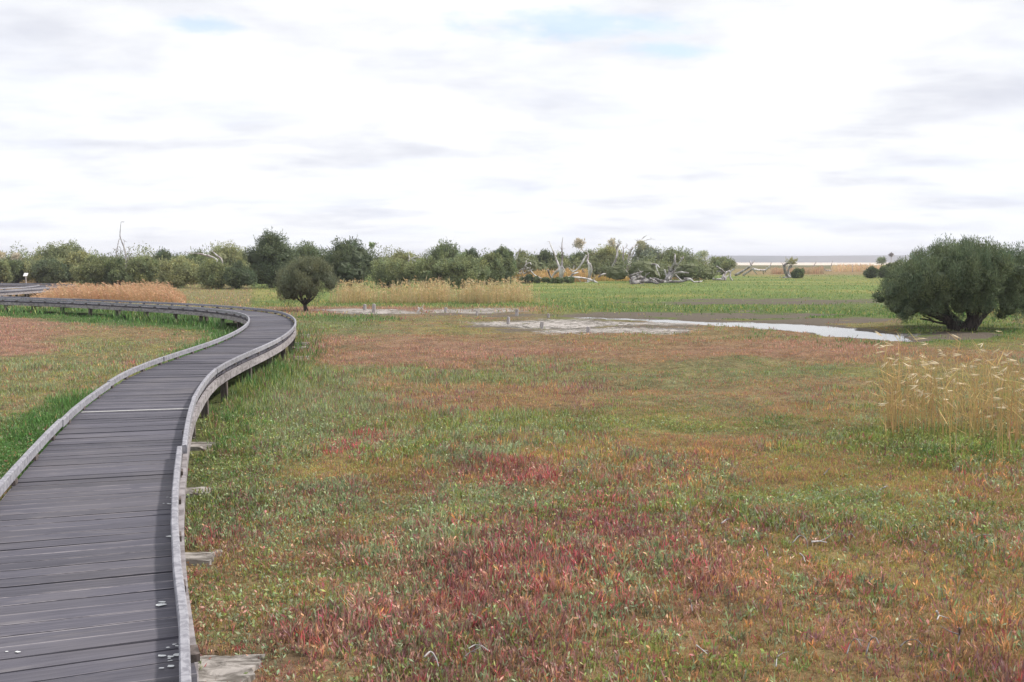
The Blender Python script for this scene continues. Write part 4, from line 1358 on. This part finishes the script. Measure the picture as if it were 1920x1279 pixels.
dead('dead_tree', 'pointed grey stump with splayed stems rising from the fallen timber', 'stump', 531,
     [(c4([(640, 680), (690, 560), (735, 480), (738, 420), (742, 362)]), 9, 1.8), (c4([(665, 660), (668, 560), (664, 508)]), 4.5, 2), (c4([(612, 548), (632, 605), (660, 670)]), 3, 4), (c4([(720, 560), (755, 520), (790, 470), (825, 425), (843, 393)]), 4, 2.0),
      (c4([(825, 425), (805, 400)]), 2, 1), (c4([(700, 600), (740, 540), (755, 480)]), 5, 2.4)], .5, 1.6, group=GD, tone=.72, extra=1)
dead('fallen_log', 'long grey log sprawling right of the pointed stump', 'log', 531,
     [(c4([(680, 665), (720, 610), (790, 580), (900, 590)]), 5, 3), (c4([(540, 700), (660, 690), (800, 692), (920, 665), (965, 695), (1060, 690)]), 6, 2.2), (c4([(735, 605), (790, 655), (830, 690)]), 3.4, 2), (c4([(850, 660), (930, 660)]), 5, 4), (c4([(1020, 700), (1070, 680)]), 2.4, 1)], .7, .8, group=GD, tone=.7, extra=1)
dead('fallen_branch', 'short white limb leaning left of the small crowned gum', 'dead tree', 521, [(c4([(905, 585), (900, 545), (870, 505)]), 3, 1.6), (c4([(830, 600), (920, 580), (1010, 560), (1070, 525)]), 3, 1.8)], .4, .8, group=GD, tone=.9)
dead('tree', 'small gum with a rounded crown and pale twisted trunk at the row end', 'tree', 523,
     [(c4([(1105, 655), (1098, 580), (1095, 520), (1085, 470)]), 4.5, 3), (c4([(1095, 500), (1060, 495), (1025, 480), (1022, 430)]), 2.6, 1.4), (c4([(1090, 480), (1110, 440), (1085, 405)]), 2.2, 1.4), (c4([(1175, 650), (1190, 590), (1180, 560)]), 4, 3), (c4([(1050, 490), (1040, 440)]), 1.4, .8)], .3, .9,
     crown=[(1150 + 1065 * .15625, 420 + 375 * .15625, 12, 6, GGR, 1100, .2)])
dead('fallen_branch', 'knot of grey roots like a tripod right of the small gum', 'stump', 526,
     [(c4([(1330, 665), (1345, 590), (1400, 570), (1402, 640), (1432, 690)]), 4.6, 2.4), (c4([(1240, 508), (1310, 558), (1345, 595)]), 2.6, 3.4), (c4([(1190, 660), (1260, 665), (1340, 665)]), 4, 3), (c4([(1340, 690), (1355, 640), (1385, 615)]), 3, 2),
      (c4([(1400, 580), (1440, 545), (1460, 540)]), 3, 1.4), (c4([(1300, 660), (1330, 600)]), 4, 3), (c4([(1240, 570), (1320, 575)]), 2, 3)], .5, 1.4, group=GD, tone=.72, extra=1)
dead('fallen_log', 'black and white fallen tree with a forked white tip on the open flats', 'log', 519,
     [(c4([(1465, 612), (1550, 570), (1620, 525), (1650, 495), (1640, 448)]), 4.5, 2.6), (c4([(1560, 612), (1620, 575), (1685, 530)]), 4, 3), (c4([(1650, 500), (1668, 470), (1690, 452)]), 3.4, 1.8), (c4([(1680, 545), (1760, 556), (1830, 550), (1880, 505), (1895, 462)]), 4, 1.6),
      (c4([(1690, 560), (1720, 600)]), 2.6, 1.4), (c4([(1800, 560), (1805, 600)]), 2.6, 1.4), (c4([(1500, 600), (1560, 555)]), 4.5, 2.5), (c4([(1820, 580), (1850, 530)]), 2, 1.2)], .7, .5, group=GD, tone=.8, extra=1)
dead('stump', 'lone twisted dark stump with a flat olive tuft on the meadow', 'stump', 521,
     [(c5([(600, 425), (575, 400), (552, 340), (542, 295), (565, 270), (615, 262), (690, 266)]), 8, 1.4), (c5([(640, 425), (600, 395), (590, 330), (610, 285)]), 5, 2.4), (c5([(545, 300), (525, 275)]), 2.4, 1.2), (c5([(530, 425), (600, 420), (640, 420)]), 4, 3),
      (c5([(590, 330), (625, 300), (620, 280)]), 3, 1.4), (c5([(455, 428), (500, 425)]), 1.8, 1.2)], .3, 1.1,
     crown=[(1380 + 610 / 6, 450 + 252 / 6, 14, 4, (.19, .18, .10), 700, .18)], group=GD, tone=.6)
for k, (pl_, w0, w1, yb, lab) in enumerate([
        (c5([(860, 330), (880, 285), (907, 238)]), 2.4, 1, 508, 'short leaning pale snag right of the lone stump on the flats'),
        (c5([(1072, 300), (1075, 270), (1090, 232)]), 1.6, .8, 504, 'thin distant snag against the lavender hill'),
        (c5([(1000, 340), (985, 315), (975, 288)]), 2.4, 1.2, 509, 'dark short snag between the two pale ones on the flats'),
        (c5([(1310, 360), (1308, 310), (1310, 268)]), 1.4, .8, 511, 'thin upright stick left of the dark bush on the flats'),
        (c5([(1175, 330), (1200, 315), (1235, 300)]), 3.4, 2, 507, 'white forked log lying on the flats below the hill'),
        (c5([(1320, 350), (1350, 335), (1390, 345), (1470, 345)]), 3.0, 1.6, 509, 'low pale log nearest the dark bush on the flats'),
        (c5([(1010, 345), (1080, 345), (1130, 350)]), 2.2, 1.4, 509, 'low pale log right of the dark short snag')]):
    dead('dead_tree' if k < 4 else 'fallen_log', lab, 'dead tree' if k < 4 else 'log', yb, [(pl_, w0, w1)], .2, k, group=GD, tone=.9 if k != 2 else .4)
dead('tree', 'flat topped little tree just left of the big round tree', 'tree', 508, [([(1655, 508), (1654, 500), (1653, 494)], 2, 1.4)], .1, 0, crown=[(1653, 491, 11, 5, DKG, 900, .2)], matl='bark')
dead('tree', 'tiny lollipop tree on the skyline left of the big round tree', 'tree', 508, [([(1671, 510), (1671, 495), (1671, 482)], 1.8, 1)], .1, 0, crown=[(1671, 480, 4.5, 3.8, (.16, .15, .15), 260, .16)])
dead('tree', 'pale twiggy crown at the left edge above the shrubs', 'tree', 530, [([(0, 530), (1, 495), (2, 482)], 2.2, 1)], .1, 0, crown=[(1, 481, 9, 8, (.30, .27, .20), 700, .18)])
dead('tree', 'pale grey twiggy crown between the left edge and the tall dome', 'tree', 530, [([(34, 530), (33, 500), (32, 486)], 2.2, 1)], .1, 0, crown=[(31, 483, 10, 7, (.30, .28, .23), 800, .18)])

# small round tree beside the bend
b0 = at(573, 583); D = b0[1]; k = D / FPX
root = empty('tree', tuple(b0), 'small round tree with one short trunk beside the boardwalk bend', 'tree')
cx_, cy_ = b0[0], D
ztop, zbot = at(960, 487, Y=D)[2], at(960, 570, Y=D)[2]
lob = []
for i in range(50):
    a = random.uniform(0, 6.28); t = random.random()
    rad = 1.0 * math.sin(math.pi * (0.27 + 0.65 * t)) ** .6 * (random.random() ** .4)
    r_ = random.uniform(.24, .36)
    lob.append((cx_ + rad * 53 * k * math.cos(a), cy_ + rad * 50 * k * math.sin(a), zbot + r_ + .02 + (ztop - zbot - 2 * r_) * t, r_, r_, r_))
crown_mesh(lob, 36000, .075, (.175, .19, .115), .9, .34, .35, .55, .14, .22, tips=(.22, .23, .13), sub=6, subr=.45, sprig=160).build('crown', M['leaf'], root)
tb = MB()
tb.tube([(cx_ + .02, cy_, -.05), (cx_ - .01, cy_, .12), (cx_ - .03, cy_, .28), (cx_, cy_, .55)], (.11, .085, .08, .05), 8)
for q in range(6):
    a = q * 1.05 + .3
    tb.tube([(cx_ - .03, cy_, .24), (cx_ + .35 * math.cos(a), cy_ + .35 * math.sin(a), .55), (cx_ + .7 * math.cos(a), cy_ + .7 * math.sin(a), 1.1)], (.05, .035, .015), 6)
tb.build('trunk', M['bark'], root, True)

# big round tree on the right
b0 = at(1800, 619); D = b0[1]; k = D / FPX
root = empty('tree', tuple(b0), 'big dark rounded tree with low splitting trunk at the right edge', 'tree')
def bt(px, py, dy=0.0):
    return at(px, py, Y=D + dy)
lob = []
prof = [(1652, 560, 18), (1672, 545, 26), (1680, 575, 22), (1700, 520, 34), (1705, 575, 26), (1725, 545, 36), (1740, 505, 36), (1745, 578, 26), (1765, 545, 38), (1775, 488, 34), (1790, 520, 40), (1800, 570, 30),
        (1815, 486, 34), (1830, 530, 42), (1845, 572, 24), (1850, 490, 36), (1870, 540, 36), (1880, 500, 36), (1890, 570, 26), (1905, 535, 36), (1915, 505, 30), (1935, 545, 30), (1925, 575, 22), (1950, 525, 22),
        (1800, 500, 36), (1760, 520, 38), (1860, 515, 38), (1720, 568, 24), (1690, 590, 12), (1870, 590, 14), (1835, 583, 16), (1775, 587, 14)]
for (a, b_, r_) in prof:
    span = math.sqrt(max(0.02, 1 - ((a - 1803) / 165) ** 2)) * (1 - ((b_ - 535) / 110) ** 2 * .6)
    for dd in (-1, 0, 1) if r_ > 20 else (0,):
        p = bt(a + random.uniform(-5, 5), b_ + random.uniform(-4, 4) + (6 if dd < 0 else 0), dd * 1.75 * max(.2, span) * random.uniform(.7, 1.0))
        r2 = r_ * k * random.uniform(.72, .92)
        lob.append((*p, r2, r2, r2 * .95))
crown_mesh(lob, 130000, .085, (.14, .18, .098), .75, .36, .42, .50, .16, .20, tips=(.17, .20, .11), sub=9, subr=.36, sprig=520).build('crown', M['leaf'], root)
tb = MB()
for pl_, w0, w1, dy in (([(1790, 624), (1785, 608), (1768, 596), (1745, 588), (1725, 575)], 22, 7, -.1), ([(1792, 622), (1800, 612), (1790, 600), (1778, 585), (1770, 560)], 22, 8, .2), ([(1815, 624), (1818, 606), (1828, 592), (1838, 570)], 24, 8, 0),
                        ([(1822, 620), (1832, 606), (1845, 592), (1865, 575)], 14, 6, .3), ([(1783, 608), (1760, 605), (1742, 600), (1725, 598)], 5, 2.4, -.3), ([(1750, 604), (1742, 597), (1730, 592)], 4, 1.5, -.4),
                        ([(1805, 622), (1803, 612), (1806, 606)], 26, 14, .1), ([(1768, 598), (1755, 590), (1748, 578)], 7, 4, -.5), ([(1820, 600), (1815, 580), (1810, 550)], 12, 6, .5)):
    pts = catmull([bt(a, b_, dy * (i_ / 2)) for i_, (a, b_) in enumerate(pl_)], 4)
    tb.tube(pts, np.linspace(w0, w1, len(pts)) * k / 2, 8, (1, 1, 1), .12)
tb.build('trunk', M['bark'], root, True)

# ------------------------------------------------------------------ bleached posts of the old walk
posts = [(684, 582, 10, 6.5, 'bleached post stub, left one of the close pair by the white salt line'), (701, 586, 14, 7, 'bleached post stub, right and nearer one of the close pair'),
         (836, 586, 8, 6, 'low bleached post stub below the middle of the straw reeds'), (894, 592, 8, 4, 'thin bleached post stub before the cracked salt patch'),
         (969, 592, 11, 6.5, 'tall bleached post stub below the right end of the straw reeds'), (953, 608, 12, 6.5, 'bleached post stub at the left of the cracked salt patch'),
         (1016, 616, 11, 7.5, 'grey post stub in the dark algae of the salt patch'), (1028, 596, 7, 5, 'small post stub where the water channel begins'),
         (1103, 624, 10, 8, 'rusty topped post stub nearest the camera on the salt patch')]
for (a, b_, hp, wp, lab) in posts:
    p = at(a, b_); k = p[1] / FPX
    mb = MB()
    r_ = wp * k / 2; hh = hp * k * 1.15
    mb.tube([(p[0], p[1], -.1), (p[0], p[1], hh * .5), (p[0] + .01, p[1], hh * .96), (p[0] + .012, p[1], hh)], (r_, r_, r_ * .97, r_ * .8), 10, (1, 1, 1), .04)
    o = mb.build('post', M['stump'])
    tag(o, lab, 'post', 'bleached post stubs of an old walk')
dead('driftwood', 'small pale forked driftwood beside the salt line behind the posts', 'driftwood', 585, [([(783, 585), (786, 580), (784, 576)], 3, 1.6), ([(786, 581), (791, 577), (793, 583)], 2.4, 1.2)], .05, 0)

# small white panel sign at the far walk
p = at(49, 538); k = p[1] / FPX
root = empty('sign', tuple(p), 'small tilted white panel on a post behind the far boardwalk', 'sign')
mb = MB(); mb.tube([(p[0], p[1], -.05), (p[0], p[1], .9)], (.045, .045), 6); mb.build('post', M['stump'], root)
mb = MB()
P_ = []
for zz in (-.012, .012):
    for sx, sy in ((-1, -1), (1, -1), (1, 1), (-1, 1)):
        P_.append((p[0] + sx * .16, p[1] + sy * .12 + zz * -.6, 0.98 + sy * .12 + zz))
mb.hexa(np.array(P_)); mb.build('panel', M['panel'], root)

# ------------------------------------------------------------------ dead twigs arched over the plants
tw = [([(795, 1232), (808, 1222), (818, 1236), (822, 1250)], 5, 'pale hooked twig at the bottom, left of the two arches'), ([(878, 1216), (892, 1209), (905, 1212), (915, 1220)], 3, 'thin arched twig, upper of two at bottom centre'),
      ([(870, 1232), (884, 1222), (898, 1225)], 2.6, 'thin arched twig, lower of two at bottom centre'), ([(1064, 886), (1072, 882), (1084, 880)], 6, 'short white stick beside the red bush in mid field'),
      ([(1292, 1124), (1296, 1134), (1298, 1146)], 4.4, 'pale upright twig right below the crimson bush'), ([(1434, 1028), (1438, 1034), (1440, 1044)], 4.4, 'pale bent twig, left one below the grey branches'),
      ([(1500, 1038), (1506, 1044), (1510, 1054)], 4.4, 'pale bent twig, right one below the grey branches'), ([(1522, 1016), (1536, 1015), (1550, 1017)], 5, 'short thick white stick in the right mid field'),
      ([(1486, 1018), (1500, 1004), (1512, 1012), (1514, 1030)], 3, 'dark curled branch left of the short thick white stick'), ([(1586, 1008), (1596, 1001), (1604, 1010)], 3, 'small grey arch right of the short thick white stick'),
      ([(1702, 998), (1708, 988), (1716, 984)], 2.6, 'thin grey twig curving up in the right mid field'), ([(1820, 1012), (1836, 1004), (1850, 1003), (1862, 1006)], 2.6, 'long thin grey twig near the right edge'),
      ([(1588, 1226), (1596, 1204), (1606, 1198), (1616, 1212)], 3, 'arched dark twig left of the double arch at bottom right'), ([(1624, 1226), (1632, 1200), (1642, 1196), (1648, 1208)], 4, 'grey twig bundle arch in the bottom right'),
      ([(1688, 1212), (1700, 1202), (1718, 1200), (1730, 1212), (1728, 1228), (1714, 1231)], 3, 'wide hoop of thin twig at the bottom right'), ([(1799, 1178), (1799, 1190), (1796, 1208)], 6, 'short grey upright stub at the lower right'),
      ([(1455, 1250), (1457, 1232), (1462, 1218)], 3.6, 'dark upright twig left of the arches at the bottom'), ([(1306, 1210), (1316, 1218), (1326, 1226)], 3.6, 'pale slanting twig at the bottom right of centre'),
      ([(1756, 1146), (1760, 1154), (1757, 1162)], 5, 'small white broken stick in the lower right field'), ([(1352, 982), (1362, 974), (1368, 972)], 3.6, 'pale short twig left of the grey green leaves'),
      ([(1648, 920), (1654, 916), (1660, 914)], 4.4, 'pale short twig below the golden reeds'), ([(1545, 890), (1551, 882), (1556, 878)], 3, 'thin pale twig left of the golden reeds')]
for (pl_, w_, lab) in tw:
    zc = 0.13
    by = max(b_ for a, b_ in pl_)
    D = at(960, by, z=0.03)[1]
    pts = np.array([at(a, b_, Y=D + .05 * math.sin(i_ * 1.7)) for i_, (a, b_) in enumerate(pl_)])
    e = pts[int(np.argmin(pts[:, 2]))] * 1
    pts = catmull(pts, 4)
    mb = MB(); r_ = w_ * .8 * D / FPX / 2
    mb.tube(pts, np.linspace(r_, r_ * .55, len(pts)), 6, (rng.uniform(.35, .8),) * 3, .1)
    if len(pl_) > 2:                         # a short side fork
        q_ = pts[len(pts) // 2]; f_ = np.array([rng.normal(0, .05), .02, rng.uniform(-.06, .04)])
        mb.tube([q_, q_ + f_ * .5, q_ + f_ + rng.normal(0, .008, 3)], (r_ * .6, r_ * .45, r_ * .2), 5, (.6,) * 3)
    tag(mb.build('dead_twig', M['dead'], smooth=True), lab, 'twig', 'dead twigs among the marsh plants')

# low scrub filling in behind the row
lobs = []
for q in range(150):
    a = random.uniform(-120, 1330); D = random.uniform(100, 118)
    p = at(a, 500, Y=D); r1 = random.uniform(.8, 1.5)
    lobs.append((p[0], D, r1 * .7 + random.uniform(0, .55) * (1.25 if a < 1150 else .5), r1 * 1.5, r1, r1))
o_ = crown_mesh(lobs, 60000, .24, np.array(OLV) * 1.0, .2, .3, .2, .7, .3, .34).build('distant_scrub', M['leaf'])
tag(o_, 'dense low scrub filling the gaps behind the row of shrubs', 'scrub', kind='stuff')

# ------------------------------------------------------------------ haze
m = bpy.data.materials.new('haze'); m.use_nodes = True
m.node_tree.nodes.clear()
pv = m.node_tree.nodes.new('ShaderNodeVolumePrincipled'); mo = m.node_tree.nodes.new('ShaderNodeOutputMaterial')
pv.inputs['Color'].default_value = (0.86, 0.86, 0.97, 1)
pv.inputs['Density'].default_value = 0.00036
m.node_tree.links.new(pv.outputs[0], mo.inputs['Volume'])
hb = MB(); hb.box((0, 1500, 10), (15000, 9000, 24))
tag(hb.build('haze', m), 'thin pale haze in the air', 'haze', kind='stuff')
